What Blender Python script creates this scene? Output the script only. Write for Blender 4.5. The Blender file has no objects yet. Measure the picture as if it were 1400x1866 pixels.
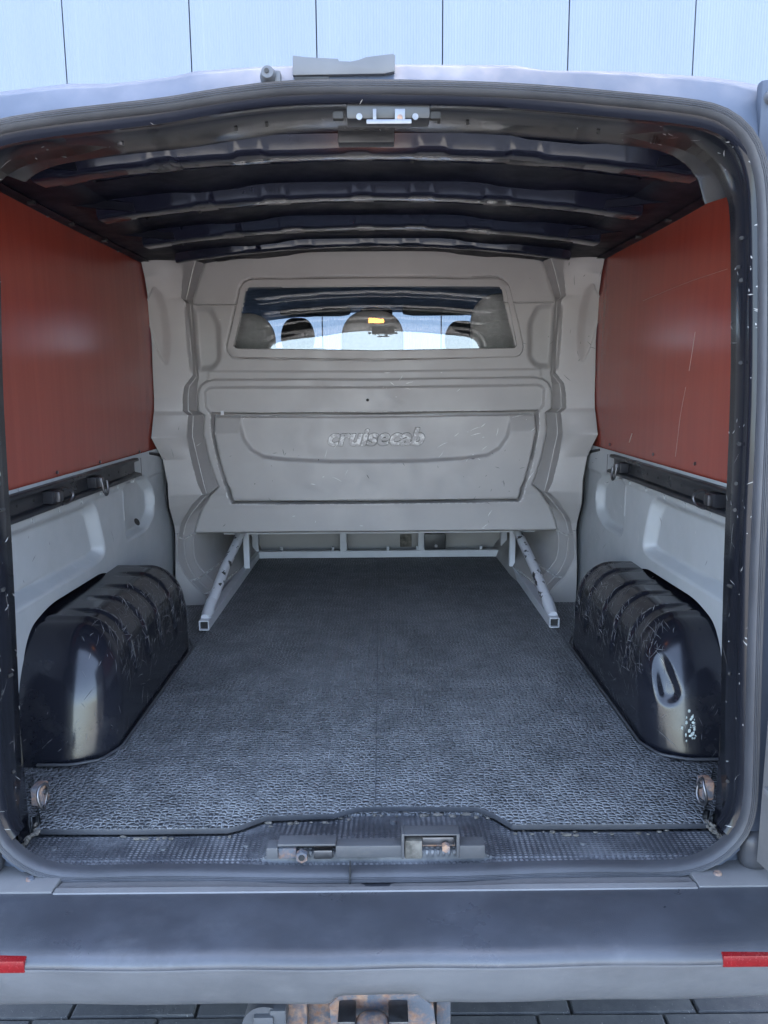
import bpy, bmesh, math, random
import numpy as np
from mathutils import Vector, Matrix

random.seed(4)
rng = np.random.default_rng(4)
rad = math.radians
SC = bpy.context.scene
COL = SC.collection

# ------------------------------------------------------------------ camera
CAM = np.array([0.025, 0.0, 1.42])
FPX, PITCH, YAW, ROLL = 1400.0, rad(9.4), rad(0.15), rad(0.43)
_f = np.array([math.sin(YAW) * math.cos(PITCH), math.cos(YAW) * math.cos(PITCH), -math.sin(PITCH)])
_r0 = np.array([math.cos(YAW), -math.sin(YAW), 0.0])
_u0 = np.cross(_r0, _f)
_r = math.cos(ROLL) * _r0 - math.sin(ROLL) * _u0
_u = math.cos(ROLL) * _u0 + math.sin(ROLL) * _r0
cd = bpy.data.cameras.new('camera')
cam = bpy.data.objects.new('camera', cd)
COL.objects.link(cam)
cd.lens = 36.0 * FPX / 1866.0
cd.sensor_width = 36.0
cd.clip_start, cd.clip_end = 0.05, 3000.0
mw = Matrix.Identity(4)
for i in range(3):
    mw[i][0], mw[i][1], mw[i][2], mw[i][3] = _r[i], _u[i], -_f[i], CAM[i]
cam.matrix_world = mw
SC.camera = cam

def ray(px, py):
    return _f * FPX + (px - 700.0) * _r - (py - 933.0) * _u
def atY(px, py, Y):
    d = ray(px, py); t = (Y - CAM[1]) / d[1]; return CAM + d * t
def atX(px, py, X):
    d = ray(px, py); t = (X - CAM[0]) / d[0]; return CAM + d * t
def atZ(px, py, Z):
    d = ray(px, py); t = (Z - CAM[2]) / d[2]; return CAM + d * t
def proj(P):
    q = np.asarray(P) - CAM
    w = q @ _f
    return np.stack([700 + FPX * (q @ _r) / w, 933 - FPX * (q @ _u) / w], -1)

# ------------------------------------------------------------------ world, sun, exposure
SUN_EL, SUN_AZ = rad(55), rad(10)          # sun stands behind the building, a little to the right
w = bpy.data.worlds.new('World'); SC.world = w; w.use_nodes = True
nt = w.node_tree
sky = nt.nodes.new('ShaderNodeTexSky'); sky.sky_type = 'NISHITA'; sky.sun_disc = False
sky.sun_elevation = SUN_EL; sky.sun_rotation = SUN_AZ
sky.air_density = 1.0; sky.dust_density = 2.0; sky.ozone_density = 1.0
bg = nt.nodes['Background']; bg.inputs['Strength'].default_value = 0.15
hs = nt.nodes.new('ShaderNodeHueSaturation'); hs.inputs['Saturation'].default_value = .86
nt.links.new(sky.outputs['Color'], hs.inputs['Color']); nt.links.new(hs.outputs['Color'], bg.inputs['Color'])
sl = bpy.data.lights.new('sun', 'SUN'); sl.energy = 4.0; sl.angle = rad(0.5); sl.color = (1.0, 0.93, 0.84)
so = bpy.data.objects.new('sun', sl); COL.objects.link(so)
sd = Vector((math.sin(SUN_AZ) * math.cos(SUN_EL), math.cos(SUN_AZ) * math.cos(SUN_EL), math.sin(SUN_EL)))
so.rotation_euler = sd.to_track_quat('Z', 'Y').to_euler()
so.location = (0, 30, 30)
SC.view_settings.view_transform = 'Standard'; SC.view_settings.look = 'None'
SC.view_settings.gamma = 1.0; SC.view_settings.use_curve_mapping = False
SC.view_settings.exposure = 3.6
SC.cycles.max_bounces = 10; SC.cycles.diffuse_bounces = 5; SC.cycles.glossy_bounces = 5
SC.cycles.transparent_max_bounces = 12
SC.cycles.use_denoising = True
SC.render.filter_size = 1.15
SC.cycles.sample_clamp_indirect = 6.0

# ------------------------------------------------------------------ materials
class NT:
    def __init__(s, name):
        s.m = bpy.data.materials.new(name); s.m.use_nodes = True
        s.t = s.m.node_tree; s.b = s.t.nodes['Principled BSDF']
        s.out = s.t.nodes['Material Output']
        s.tc = s.t.nodes.new('ShaderNodeTexCoord').outputs['Object']
    def n(s, typ, **kw):
        x = s.t.nodes.new(typ)
        for k, v in kw.items(): setattr(x, k, v)
        return x
    def link(s, a, b): s.t.links.new(a, b)
    def mapping(s, scale=(1, 1, 1), rot=(0, 0, 0), loc=(0, 0, 0)):
        x = s.n('ShaderNodeMapping'); x.inputs['Scale'].default_value = scale
        x.inputs['Rotation'].default_value = rot; x.inputs['Location'].default_value = loc
        s.link(s.tc, x.inputs['Vector']); return x.outputs['Vector']
    def noise(s, scale, detail=4, rough=.55, vec=None, dist=0):
        x = s.n('ShaderNodeTexNoise'); x.inputs['Scale'].default_value = scale
        x.inputs['Detail'].default_value = detail; x.inputs['Roughness'].default_value = rough
        x.inputs['Distortion'].default_value = dist
        s.link(vec if vec is not None else s.tc, x.inputs['Vector']); return x.outputs['Fac']
    def ramp(s, fac, a, b, lo=0.0, hi=1.0):
        x = s.n('ShaderNodeMapRange'); x.inputs['From Min'].default_value = a; x.inputs['From Max'].default_value = b
        x.inputs['To Min'].default_value = lo; x.inputs['To Max'].default_value = hi
        x.interpolation_type = 'SMOOTHSTEP'
        s.link(fac, x.inputs['Value']); return x.outputs['Result']
    def math(s, op, a, b=None):
        x = s.n('ShaderNodeMath', operation=op)
        for i, v in enumerate((a, b)):
            if v is None: continue
            if isinstance(v, (int, float)): x.inputs[i].default_value = v
            else: s.link(v, x.inputs[i])
        return x.outputs[0]
    def mix(s, fac, a, b):
        x = s.n('ShaderNodeMix', data_type='RGBA')
        for k, v in ((0, fac), (6, a), (7, b)):
            if isinstance(v, (int, float)): x.inputs[k].default_value = v
            elif isinstance(v, tuple): x.inputs[k].default_value = (*v, 1)
            else: s.link(v, x.inputs[k])
        return x.outputs[2]
    def scratches(s, density=.5, seed=0.0, sc=1.0):
        """thin straight marks in several directions, in patches"""
        res = None
        for i, (rx, ry, rz) in enumerate(((.3, .4, .2), (1.1, .2, .9), (.2, 1.3, 2.1))):
            v = s.mapping((9 * sc, 260 * sc, 170 * sc), (rx, ry, rz), (seed + i * 3.7, seed, i))
            f = s.noise(1.0, 1.0, .4, v)
            f = s.ramp(f, .735 - .06 * density, .76 - .06 * density)
            res = f if res is None else s.math('MAXIMUM', res, f)
        p = s.ramp(s.noise(7 * sc, 3, .6, s.mapping(loc=(seed, 2 * seed, 1))), .48 - .15 * density, .62)
        return s.math('MULTIPLY', res, p)
    def bump(s, h, strength=.3, dist=.002, prev=None):
        x = s.n('ShaderNodeBump'); x.inputs['Strength'].default_value = strength; x.inputs['Distance'].default_value = dist
        s.link(h, x.inputs['Height'])
        if prev is not None: s.link(prev, x.inputs['Normal'])
        return x.outputs['Normal']
    def set(s, **kw):
        for k, v in kw.items():
            i = s.b.inputs[k]
            if isinstance(v, (int, float)): i.default_value = v
            elif isinstance(v, tuple): i.default_value = (*v, 1) if len(v) == 3 else v
            else: s.link(v, i)
        return s.m

def plain(name, col, rough=.5, metal=0.0, var=.12, vscale=6.0, grain=0.0, gscale=900.0, **kw):
    s = NT(name)
    dark = tuple(c * (1 - var) for c in col); lite = tuple(min(1, c * (1 + var)) for c in col)
    c = s.mix(s.ramp(s.noise(vscale, 5, .6), .3, .7), dark, lite)
    r = s.ramp(s.noise(vscale * 2.3, 4, .6), .3, .7, rough * .85, min(1, rough * 1.15))
    s.set(**{'Base Color': c, 'Roughness': r, 'Metallic': metal})
    if grain: s.set(Normal=s.bump(s.noise(gscale, 2, .5), grain, .001))
    return s.set(**kw)

def scuffed(name, col, mark, rough=.5, density=.4, seed=1.0, sc=1.0, grain=0.0, var=.12, dust=0.0, dustcol=(.3, .29, .27), wav=0.0, wear_glint=0.0, vscale=4, **kw):
    s = NT(name)
    dark = tuple(c * (1 - var) for c in col); lite = tuple(c * (1 + var) for c in col)
    c = s.mix(s.ramp(s.noise(vscale, 6, .62), .3, .7), dark, lite)
    if dust:
        d = s.ramp(s.noise(5.5, 8, .72, s.mapping(loc=(seed, 0, 0))), .5, .78, 0, dust)
        c = s.mix(d, c, dustcol)
    if density > 0:
        sx = s.scratches(density, seed, sc)
        c = s.mix(s.math('MULTIPLY', sx, .8), c, mark)
    else: sx = None
    if wear_glint:
        pt = s.n('ShaderNodeNewGeometry').outputs['Pointiness']
        wr_ = s.math('MULTIPLY', s.ramp(pt, wear_glint, wear_glint + .03), s.ramp(s.noise(55, 6, .75), .45, .6))
        c = s.mix(s.math('MULTIPLY', wr_, .8), c, mark)
    r = s.ramp(s.noise(9, 5, .6), .3, .75, rough * .75, min(1, rough * 1.3))
    if sx is not None: r = s.math('ADD', r, s.math('MULTIPLY', sx, .3))
    s.set(**{'Base Color': c, 'Roughness': r})
    nrm = None
    if wav: nrm = s.bump(s.noise(7, 2, .5), wav, .01)
    if grain: nrm = s.bump(s.noise(700, 2, .5), grain, .001, nrm)
    if nrm is not None: s.set(Normal=nrm)
    return s.set(**kw)

MT = {}
MT['black'] = scuffed('black_paint', (.010, .011, .017), (.42, .42, .42), .15, -1, 1.0, wav=.2, **{'Specular IOR Level': .3})
MT['roof'] = scuffed('roof_black_paint', (.009, .010, .019), (.3, .3, .3), .085, -1, 3.0, wav=.03, **{'Specular IOR Level': .5})
MT['arch'] = scuffed('wheel_arch_paint', (.010, .011, .016), (.38, .375, .36), .17, -1.0, 2.0, 1.0, dust=.22, dustcol=(.12, .115, .11), wav=.08, wear_glint=.515)
MT['mark'] = plain('scratch_grey', (.27, .27, .265), .7, var=.35, vscale=40)
MT['markdim'] = plain('scratch_dim', (.10, .10, .105), .7, var=.35, vscale=40)
MT['markwhite'] = plain('scratch_white', (.62, .61, .60), .6, var=.1)
MT['markply'] = plain('scratch_pale', (.50, .36, .30), .6, var=.1)
MT['skin'] = plain('roof_skin_paint', (.008, .009, .016), .42, var=.3, **{'Specular IOR Level': .06})
MT['flange'] = scuffed('pillar_paint', (.009, .010, .014), (.55, .54, .5), .16, -1, 5.0, **{'Specular IOR Level': .28})
MT['rubber'] = plain('seal_rubber', (.046, .048, .055), .5, grain=.15, var=.2)
MT['silver'] = scuffed('grey_metallic_paint', (.055, .068, .095), (.5, .45, .35), .55, -1, 7.0, dust=.35, dustcol=(.085, .09, .10), **{'Specular IOR Level': .25})
MT['lining'] = scuffed('grey_lining_plastic', (.37, .39, .405), (.62, .62, .62), .5, -1, 8.0, grain=.12, var=.05, dust=.15, dustcol=(.28, .27, .26))
MT['bulk'] = scuffed('beige_bulkhead_plastic', (.295, .283, .275), (.62, .61, .6), .48, -1, 9.0, grain=.2, wear_glint=.53, var=.05, dust=.22, dustcol=(.27, .255, .245))  # pale convex edges here are highlights painted into the plastic
MT['trim'] = scuffed('window_trim_plastic', (.285, .272, .264), (.6, .6, .6), .45, -1, 10.0, grain=.15, var=.05)
MT['edge'] = plain('ridge_highlight', (.47, .46, .455), .45, var=.15, vscale=25)  # pale tone for painted highlight lines on the bulkhead
MT['groove'] = plain('dark_gap', (.02, .02, .02), .8)
MT['frame'] = plain('frame_grey_paint', (.50, .51, .54), .4, var=.06)
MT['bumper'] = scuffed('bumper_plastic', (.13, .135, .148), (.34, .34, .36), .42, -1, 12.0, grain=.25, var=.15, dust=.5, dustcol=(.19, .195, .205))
MT['bumptop'] = scuffed('bumper_top_shade', (.048, .052, .062), (.34, .34, .36), .36, -1, 17.0, grain=.3, var=.2, dust=.55, dustcol=(.10, .105, .118), vscale=7)  # same bumper plastic, darkened to hold the reflection of the dark bay
MT['sill'] = scuffed('sill_trim_plastic', (.165, .162, .162), (.4, .4, .4), .5, -1, 13.0, grain=.2, var=.12, dust=.4, dustcol=(.24, .22, .2))
MT['cover'] = scuffed('latch_cover_plastic', (.075, .076, .08), (.4, .4, .4), .5, -1, 14.0, grain=.2, var=.2, dust=.6, dustcol=(.17, .16, .15))
MT['steel'] = plain('bare_steel', (.17, .17, .18), .46, 1.0, var=.15, vscale=30)
MT['blackplast'] = plain('black_plastic', (.02, .021, .024), .4, grain=.1)
MT['railblack'] = scuffed('black_rail_metal', (.018, .019, .023), (.3, .3, .3), .35, -1, 15.0, **{'Specular IOR Level': .25})
MT['cable'] = plain('cable_rubber', (.012, .012, .014), .5)
MT['seatfab'] = plain('seat_fabric', (.36, .345, .335), .9, var=.07, vscale=60, grain=.5, gscale=500)
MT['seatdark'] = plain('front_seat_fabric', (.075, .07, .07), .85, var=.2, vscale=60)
MT['cabdark'] = plain('cab_dark_lining', (.05, .055, .07), .75)
MT['visor'] = plain('visor_vinyl', (.10, .12, .14), .7)
MT['red'] = plain('reflector_red', (.17, .008, .010), .25, var=.1, vscale=80)
MT['socket'] = plain('socket_grey_plastic', (.075, .078, .085), .5, grain=.1)
MT['wallcore'] = plain('wall_joint', (.03, .04, .06), .7)
MT['tyre'] = plain('tyre_rubber', (.02, .02, .02), .8)
MT['foam'] = plain('foam_seal', (.012, .012, .016), .45, grain=.6, gscale=120)
MT['chalk'] = plain('dried_sealant', (.50, .55, .52), .8, var=.3, vscale=80)
MT['tan'] = plain('dried_foam', (.12, .11, .095), .9, var=.5, vscale=50)

s = NT('rusty_steel')
f = s.ramp(s.noise(26, 7, .7), .42, .62)
MT['rust'] = s.set(**{'Base Color': s.mix(f, (.085, .095, .115), s.mix(s.ramp(s.noise(60, 4), .3, .7), (.20, .10, .06), (.34, .22, .15))), 'Roughness': .75, 'Normal': s.bump(s.noise(180, 4), .5, .002)})

s = NT('chipped_strut_paint')
ch = s.ramp(s.noise(34, 4, .6, s.mapping((1, .55, 1))), .585, .60)
MT['strut'] = s.set(**{'Base Color': s.mix(ch, (.56, .57, .60), (.018, .018, .02)), 'Roughness': .4, 'Normal': s.bump(ch, -.4, .001)})

# red brown phenolic plywood: faint mesh grain and vertical streaks
s = NT('phenolic_plywood')
streak = s.noise(1, 5, .6, s.mapping((3, 42, 1.6)))
col = s.mix(s.ramp(streak, .3, .7), (.225, .038, .025), (.250, .044, .028))
wv = s.n('ShaderNodeTexWave', wave_type='BANDS', bands_direction='Y'); wv.inputs['Scale'].default_value = 95
s.link(s.tc, wv.inputs['Vector'])
wz = s.n('ShaderNodeTexWave', wave_type='BANDS', bands_direction='Z'); wz.inputs['Scale'].default_value = 95
s.link(s.tc, wz.inputs['Vector'])
grid = s.math('MULTIPLY', wv.outputs['Fac'], wz.outputs['Fac'])
sx = s.scratches(.1, 21.0, .45)
col = s.mix(s.math('MULTIPLY', sx, .0), col, (.5, .36, .3))
rgh = s.ramp(s.noise(4, 5, .6), .3, .7, .20, .27)
n1 = s.bump(s.noise(2.6, 2), .22, .02)
MT['ply'] = s.set(**{'Base Color': col, 'Roughness': rgh, 'Normal': s.bump(grid, .05, .0006, n1), 'Specular IOR Level': .5})

# rubber mat: raised cells, dust in the joints
s = NT('rubber_mat')
warp = s.n('ShaderNodeVectorMath', operation='ADD')
nz = s.n('ShaderNodeTexNoise'); nz.inputs['Scale'].default_value = 30
s.link(s.tc, nz.inputs['Vector'])
sc_ = s.n('ShaderNodeVectorMath', operation='SCALE'); sc_.inputs['Scale'].default_value = .012
s.link(nz.outputs['Color'], sc_.inputs[0]); s.link(s.tc, warp.inputs[0]); s.link(sc_.outputs[0], warp.inputs[1])
mp = s.n('ShaderNodeMapping'); mp.inputs['Scale'].default_value = (82, 92, 1); s.link(warp.outputs[0], mp.inputs['Vector'])
vo = s.n('ShaderNodeTexVoronoi', voronoi_dimensions='2D', feature='DISTANCE_TO_EDGE'); vo.inputs['Scale'].default_value = 1
vo.inputs['Randomness'].default_value = .72
s.link(mp.outputs[0], vo.inputs['Vector'])
edge = s.ramp(vo.outputs['Distance'], .02, .13, 1, 0)
dust = s.ramp(s.noise(3.2, 9, .7), .36, .70)
dust2 = s.ramp(s.noise(26, 6, .75), .42, .72)
fine = s.ramp(s.noise(120, 4, .7), .38, .66)
base = s.mix(s.math('ADD', s.math('MULTIPLY', dust, .45), s.math('MULTIPLY', fine, .4)), (.034, .037, .044), (.25, .26, .275))
base = s.mix(s.math('MULTIPLY', dust2, .4), base, (.25, .256, .265))
lines = s.mix(s.ramp(s.noise(9, 5, .7), .35, .65), (.19, .197, .21), (.44, .45, .465))
base = s.mix(s.math('MULTIPLY', edge, s.ramp(s.noise(40, 4, .7), .3, .6, .45, 1)), base, lines)
spk = s.ramp(s.noise(210, 2, .5), .73, .77)
base = s.mix(s.math('MULTIPLY', spk, s.ramp(s.noise(3, 4), .5, .66)), base, (.42, .42, .42))
sx = s.scratches(.25, 31.0, .5)
base = s.mix(s.math('MULTIPLY', sx, .35), base, (.35, .35, .36))
MT['mat'] = s.set(**{'Base Color': base, 'Roughness': s.ramp(dust, 0, 1, .48, .7), 'Normal': s.bump(vo.outputs['Distance'], .8, .03)})

# stud pattern of the sill scuff plate
s = NT('scuff_plate')
mp = s.mapping((95, 150, 1))
vo = s.n('ShaderNodeTexVoronoi', voronoi_dimensions='2D'); vo.inputs['Scale'].default_value = 1; vo.inputs['Randomness'].default_value = .0
s.link(mp, vo.inputs['Vector'])
dot = s.ramp(vo.outputs['Distance'], .2, .42, 1, 0)
d = s.ramp(s.noise(8, 8, .72), .42, .7)
base = s.mix(d, (.035, .038, .045), (.115, .12, .13))
base = s.mix(s.math('MULTIPLY', dot, .6), base, s.mix(s.ramp(s.noise(14, 5), .4, .65), (.05, .05, .06), (.25, .25, .26)))
MT['scuff'] = s.set(**{'Base Color': base, 'Roughness': .5, 'Normal': s.bump(dot, .6, .003)})

# profiled metal cladding
s = NT('cladding_paint')
c = s.mix(s.ramp(s.noise(1, 6, .6, s.mapping((3, 3, .25))), .3, .7), (.140, .165, .208), (.152, .177, .218))
oi_ = s.n('ShaderNodeObjectInfo').outputs['Random']
c = s.mix(s.math('MULTIPLY', oi_, .10), c, (.21, .235, .26))
stk = s.ramp(s.noise(1, 3, .6, s.mapping((26, 26, .12))), .60, .80)
c = s.mix(s.math('MULTIPLY', stk, .14), c, (.28, .31, .34))
MT['clad'] = s.set(**{'Base Color': c, 'Roughness': .38})

def paver_mat(name, object_random=True):
    s = NT(name)
    if object_random:
        oi = s.n('ShaderNodeObjectInfo').outputs['Random']
        c = s.mix(oi, (.034, .036, .040), (.055, .056, .057))
    else:
        c = s.mix(s.ramp(s.noise(4, 5), .3, .7), (.27, .268, .264), (.36, .356, .35))
    g = s.n('ShaderNodeNewGeometry')
    v = s.noise(9, 7, .7)
    c = s.mix(s.ramp(v, .35, .75), c, (.075, .075, .073))
    spk = s.ramp(s.noise(230, 2), .70, .75)
    c = s.mix(s.math('MULTIPLY', spk, .7), c, (.38, .37, .33))
    return s.set(**{'Base Color': c, 'Roughness': .85, 'Normal': s.bump(s.noise(260, 4), .4, .003)})
MT['paver'] = paver_mat('concrete_paver')
MT['ground'] = paver_mat('paving_ground', False)
MT['joint'] = plain('joint_sand', (.05, .048, .042), .95, grain=.4, gscale=400)

def glass_mat(name, tint, refl, rough=.01, smear=0.0):
    s = NT(name)
    s.t.nodes.remove(s.b)
    tr = s.n('ShaderNodeBsdfTransparent'); tr.inputs[0].default_value = (*tint, 1)
    gl = s.n('ShaderNodeBsdfGlossy'); gl.inputs[0].default_value = (1, 1, 1, 1); gl.inputs[1].default_value = rough
    lw = s.n('ShaderNodeLayerWeight'); lw.inputs[0].default_value = .5
    fac = s.math('ADD', s.math('MULTIPLY', s.math('POWER', lw.outputs['Facing'], 5.0), .9), refl)
    m = s.n('ShaderNodeMixShader'); s.link(fac, m.inputs[0]); s.link(tr.outputs[0], m.inputs[1]); s.link(gl.outputs[0], m.inputs[2])
    last = m.outputs[0]
    if smear:
        df = s.n('ShaderNodeBsdfDiffuse'); df.inputs[0].default_value = (.6, .6, .6, 1)
        sm = s.math('MULTIPLY', s.ramp(s.noise(9, 8, .75), .45, .8), smear)
        sm = s.math('ADD', sm, s.math('MULTIPLY', s.scratches(.35, 41, .6), .25))
        m2 = s.n('ShaderNodeMixShader'); s.link(sm, m2.inputs[0]); s.link(last, m2.inputs[1]); s.link(df.outputs[0], m2.inputs[2])
        last = m2.outputs[0]
    s.link(last, s.out.inputs['Surface'])
    return s.m
MT['glass'] = glass_mat('bulkhead_glass', (.90, .93, .94), .10, smear=.05)
MT['screen'] = glass_mat('windscreen_glass', (.88, .93, .95), .05)

s = NT('lamp_lens')
s.set(**{'Base Color': (.8, .6, .35), 'Emission Color': (1.0, .33, .06), 'Emission Strength': 4.0})
MT['lamp'] = s.m

# ------------------------------------------------------------------ mesh helpers
def mesh(name, verts, faces, mat, parent=None, angle=35, flat=False):
    me = bpy.data.meshes.new(name)
    me.from_pydata([tuple(map(float, v)) for v in verts], [], [tuple(int(i) for i in f) for f in faces])
    me.materials.append(MT[mat] if isinstance(mat, str) else mat)
    if not flat:
        me.polygons.foreach_set('use_smooth', [True] * len(me.polygons))
        me.update()
        if angle is not None and angle < 179: me.set_sharp_from_angle(angle=rad(angle))
    me.update()
    return link(name, me, parent)
def link(name, me, parent=None, loc=(0, 0, 0)):
    o = bpy.data.objects.new(name, me); COL.objects.link(o); o.location = loc
    if parent is not None:
        o.parent = parent
        o.matrix_parent_inverse = Matrix.Translation(ROOTLOC.get(parent.name, (0, 0, 0))).inverted()
    return o
ROOTLOC = {}
def thing(name, loc, label, cat, group=None):
    o = bpy.data.objects.new(name, None); COL.objects.link(o); o.location = loc
    o.empty_display_size = .1
    ROOTLOC[o.name] = loc
    o['label'] = label; o['category'] = cat
    if group: o['group'] = group
    return o
def bm_obj(name, bm, mat, parent=None, angle=35):
    bmesh.ops.recalc_face_normals(bm, faces=bm.faces)
    me = bpy.data.meshes.new(name); bm.to_mesh(me); bm.free()
    me.materials.append(MT[mat])
    me.polygons.foreach_set('use_smooth', [True] * len(me.polygons)); me.update()
    me.set_sharp_from_angle(angle=rad(angle))
    return link(name, me, parent)
def flipx(vf):
    v, f = vf
    return [(-a, b, c) for a, b, c in v], [tuple(reversed(x)) for x in f]
def loft(rows, closed=False, ring=False):
    """rows: list of equally long lists of points -> verts, faces"""
    n = len(rows[0]); v = [p for r in rows for p in r]; f = []
    R = len(rows)
    for i in range(R if ring else R - 1):
        i2 = (i + 1) % R
        for j in range(n if closed else n - 1):
            j2 = (j + 1) % n
            f.append((i * n + j, i * n + j2, i2 * n + j2, i2 * n + j))
    return v, f
def box_bm(bm, x0, x1, y0, y1, z0, z1, bev=0.0, seg=2):
    r = bmesh.ops.create_cube(bm, size=1)
    vs = r['verts']
    for v in vs:
        v.co = Vector(((x0 + x1) / 2 + v.co.x * (x1 - x0), (y0 + y1) / 2 + v.co.y * (y1 - y0), (z0 + z1) / 2 + v.co.z * (z1 - z0)))
    if bev:
        es = list({e for v in vs for e in v.link_edges})
        bmesh.ops.bevel(bm, geom=es, offset=bev, segments=seg, affect='EDGES', profile=.6)
def box(name, x0, x1, y0, y1, z0, z1, mat, parent, bev=.003, seg=2):
    bm = bmesh.new(); box_bm(bm, min(x0, x1), max(x0, x1), y0, y1, z0, z1, bev, seg)
    return bm_obj(name, bm, mat, parent)
def tube_vf(path, r, seg=12, cap=True):
    P = [Vector(p) for p in path]; rows = []
    up = Vector((0, 0, 1))
    T = [(P[min(i + 1, len(P) - 1)] - P[max(i - 1, 0)]).normalized() for i in range(len(P))]
    a = T[0].cross(up)
    if a.length < 1e-3: a = T[0].cross(Vector((1, 0, 0)))
    a.normalize()
    for i, p in enumerate(P):
        a = (a - T[i] * a.dot(T[i])).normalized(); b = T[i].cross(a)
        rr = r[i] if isinstance(r, (list, tuple)) else r
        rows.append([p + (a * math.cos(t) + b * math.sin(t)) * rr for t in [2 * math.pi * k / seg for k in range(seg)]])
    v, f = loft(rows, closed=True)
    if cap:
        f.append(tuple(range(seg))[::-1]); n = len(v); f.append(tuple(range(n - seg, n)))
    return v, f
def tube(name, path, r, mat, parent, seg=12):
    v, f = tube_vf(path, r, seg); return mesh(name, v, f, mat, parent, 50)
def prism(name, poly, axis, a0, a1, mat, parent, bev=0.0):
    """poly of 2D points extruded along axis 'x','y' or 'z'"""
    bm = bmesh.new()
    def P(q, a):
        return {'x': (a, q[0], q[1]), 'y': (q[0], a, q[1]), 'z': (q[0], q[1], a)}[axis]
    v0 = [bm.verts.new(P(q, a0)) for q in poly]; v1 = [bm.verts.new(P(q, a1)) for q in poly]
    n = len(poly)
    bm.faces.new(v0); top = bm.faces.new(v1[::-1])
    for i in range(n): bm.faces.new((v0[i], v0[(i + 1) % n], v1[(i + 1) % n], v1[i]))
    bmesh.ops.recalc_face_normals(bm, faces=bm.faces)
    if bev:
        es = [e for e in bm.edges if len(e.link_faces) == 2 and e.calc_face_angle(0) > 1.2]
        bmesh.ops.bevel(bm, geom=es, offset=bev, segments=2, affect='EDGES', profile=.6)
    return bm_obj(name, bm, mat, parent)
def sdf(px, poly):
    """signed distance (negative inside) of many 2D points to a closed polygon"""
    P = np.asarray(poly, float); A = P; B = np.roll(P, -1, 0)
    x = px[..., 0]; y = px[..., 1]
    d2 = np.full(x.shape, 1e18); ins = np.zeros(x.shape, bool)
    for a, b in zip(A, B):
        e = b - a; L = max(e @ e, 1e-12)
        t = np.clip(((x - a[0]) * e[0] + (y - a[1]) * e[1]) / L, 0, 1)
        d2 = np.minimum(d2, (x - a[0] - t * e[0]) ** 2 + (y - a[1] - t * e[1]) ** 2)
        if abs(e[1]) > 1e-12:
            c = ((a[1] > y) != (b[1] > y)) & (x < e[0] * (y - a[1]) / e[1] + a[0])
            ins ^= c
    d = np.sqrt(d2)
    return np.where(ins, -d, d)
def ss(x, a, b):
    t = np.clip((x - a) / (b - a), 0, 1); return t * t * (3 - 2 * t)
def inside(d, wd):
    """1 well inside, 0 outside, slope of width wd centred on the outline"""
    return 1 - ss(d, -wd / 2, wd / 2)
def chaikin(pts, n=2, closed=False):
    P = [np.asarray(p, float) for p in pts]
    for _ in range(n):
        Q = [] if closed else [P[0]]
        m = len(P) if closed else len(P) - 1
        for i in range(m):
            a, b = P[i], P[(i + 1) % len(P)]
            Q += [.75 * a + .25 * b, .25 * a + .75 * b]
        if not closed: Q.append(P[-1])
        P = Q
    return P
def resample(pts, n):
    P = np.asarray(pts, float); L = np.r_[0, np.cumsum(np.linalg.norm(np.diff(P, axis=0), axis=1))]
    t = np.linspace(0, L[-1], n)
    return np.stack([np.interp(t, L, P[:, k]) for k in range(P.shape[1])], -1)
def rpoly(pts, r, seg=5):
    """polygon with rounded corners"""
    out = []; n = len(pts)
    for i in range(n):
        p = np.asarray(pts[i], float); a = np.asarray(pts[i - 1], float) - p; b = np.asarray(pts[(i + 1) % n], float) - p
        la, lb = np.linalg.norm(a), np.linalg.norm(b); q = min(r, la * .45, lb * .45)
        A, B = p + a / la * q, p + b / lb * q
        for k in range(seg + 1):
            t = k / seg; out.append((1 - t) ** 2 * A + 2 * t * (1 - t) * p + t * t * B)
    return out

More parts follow.
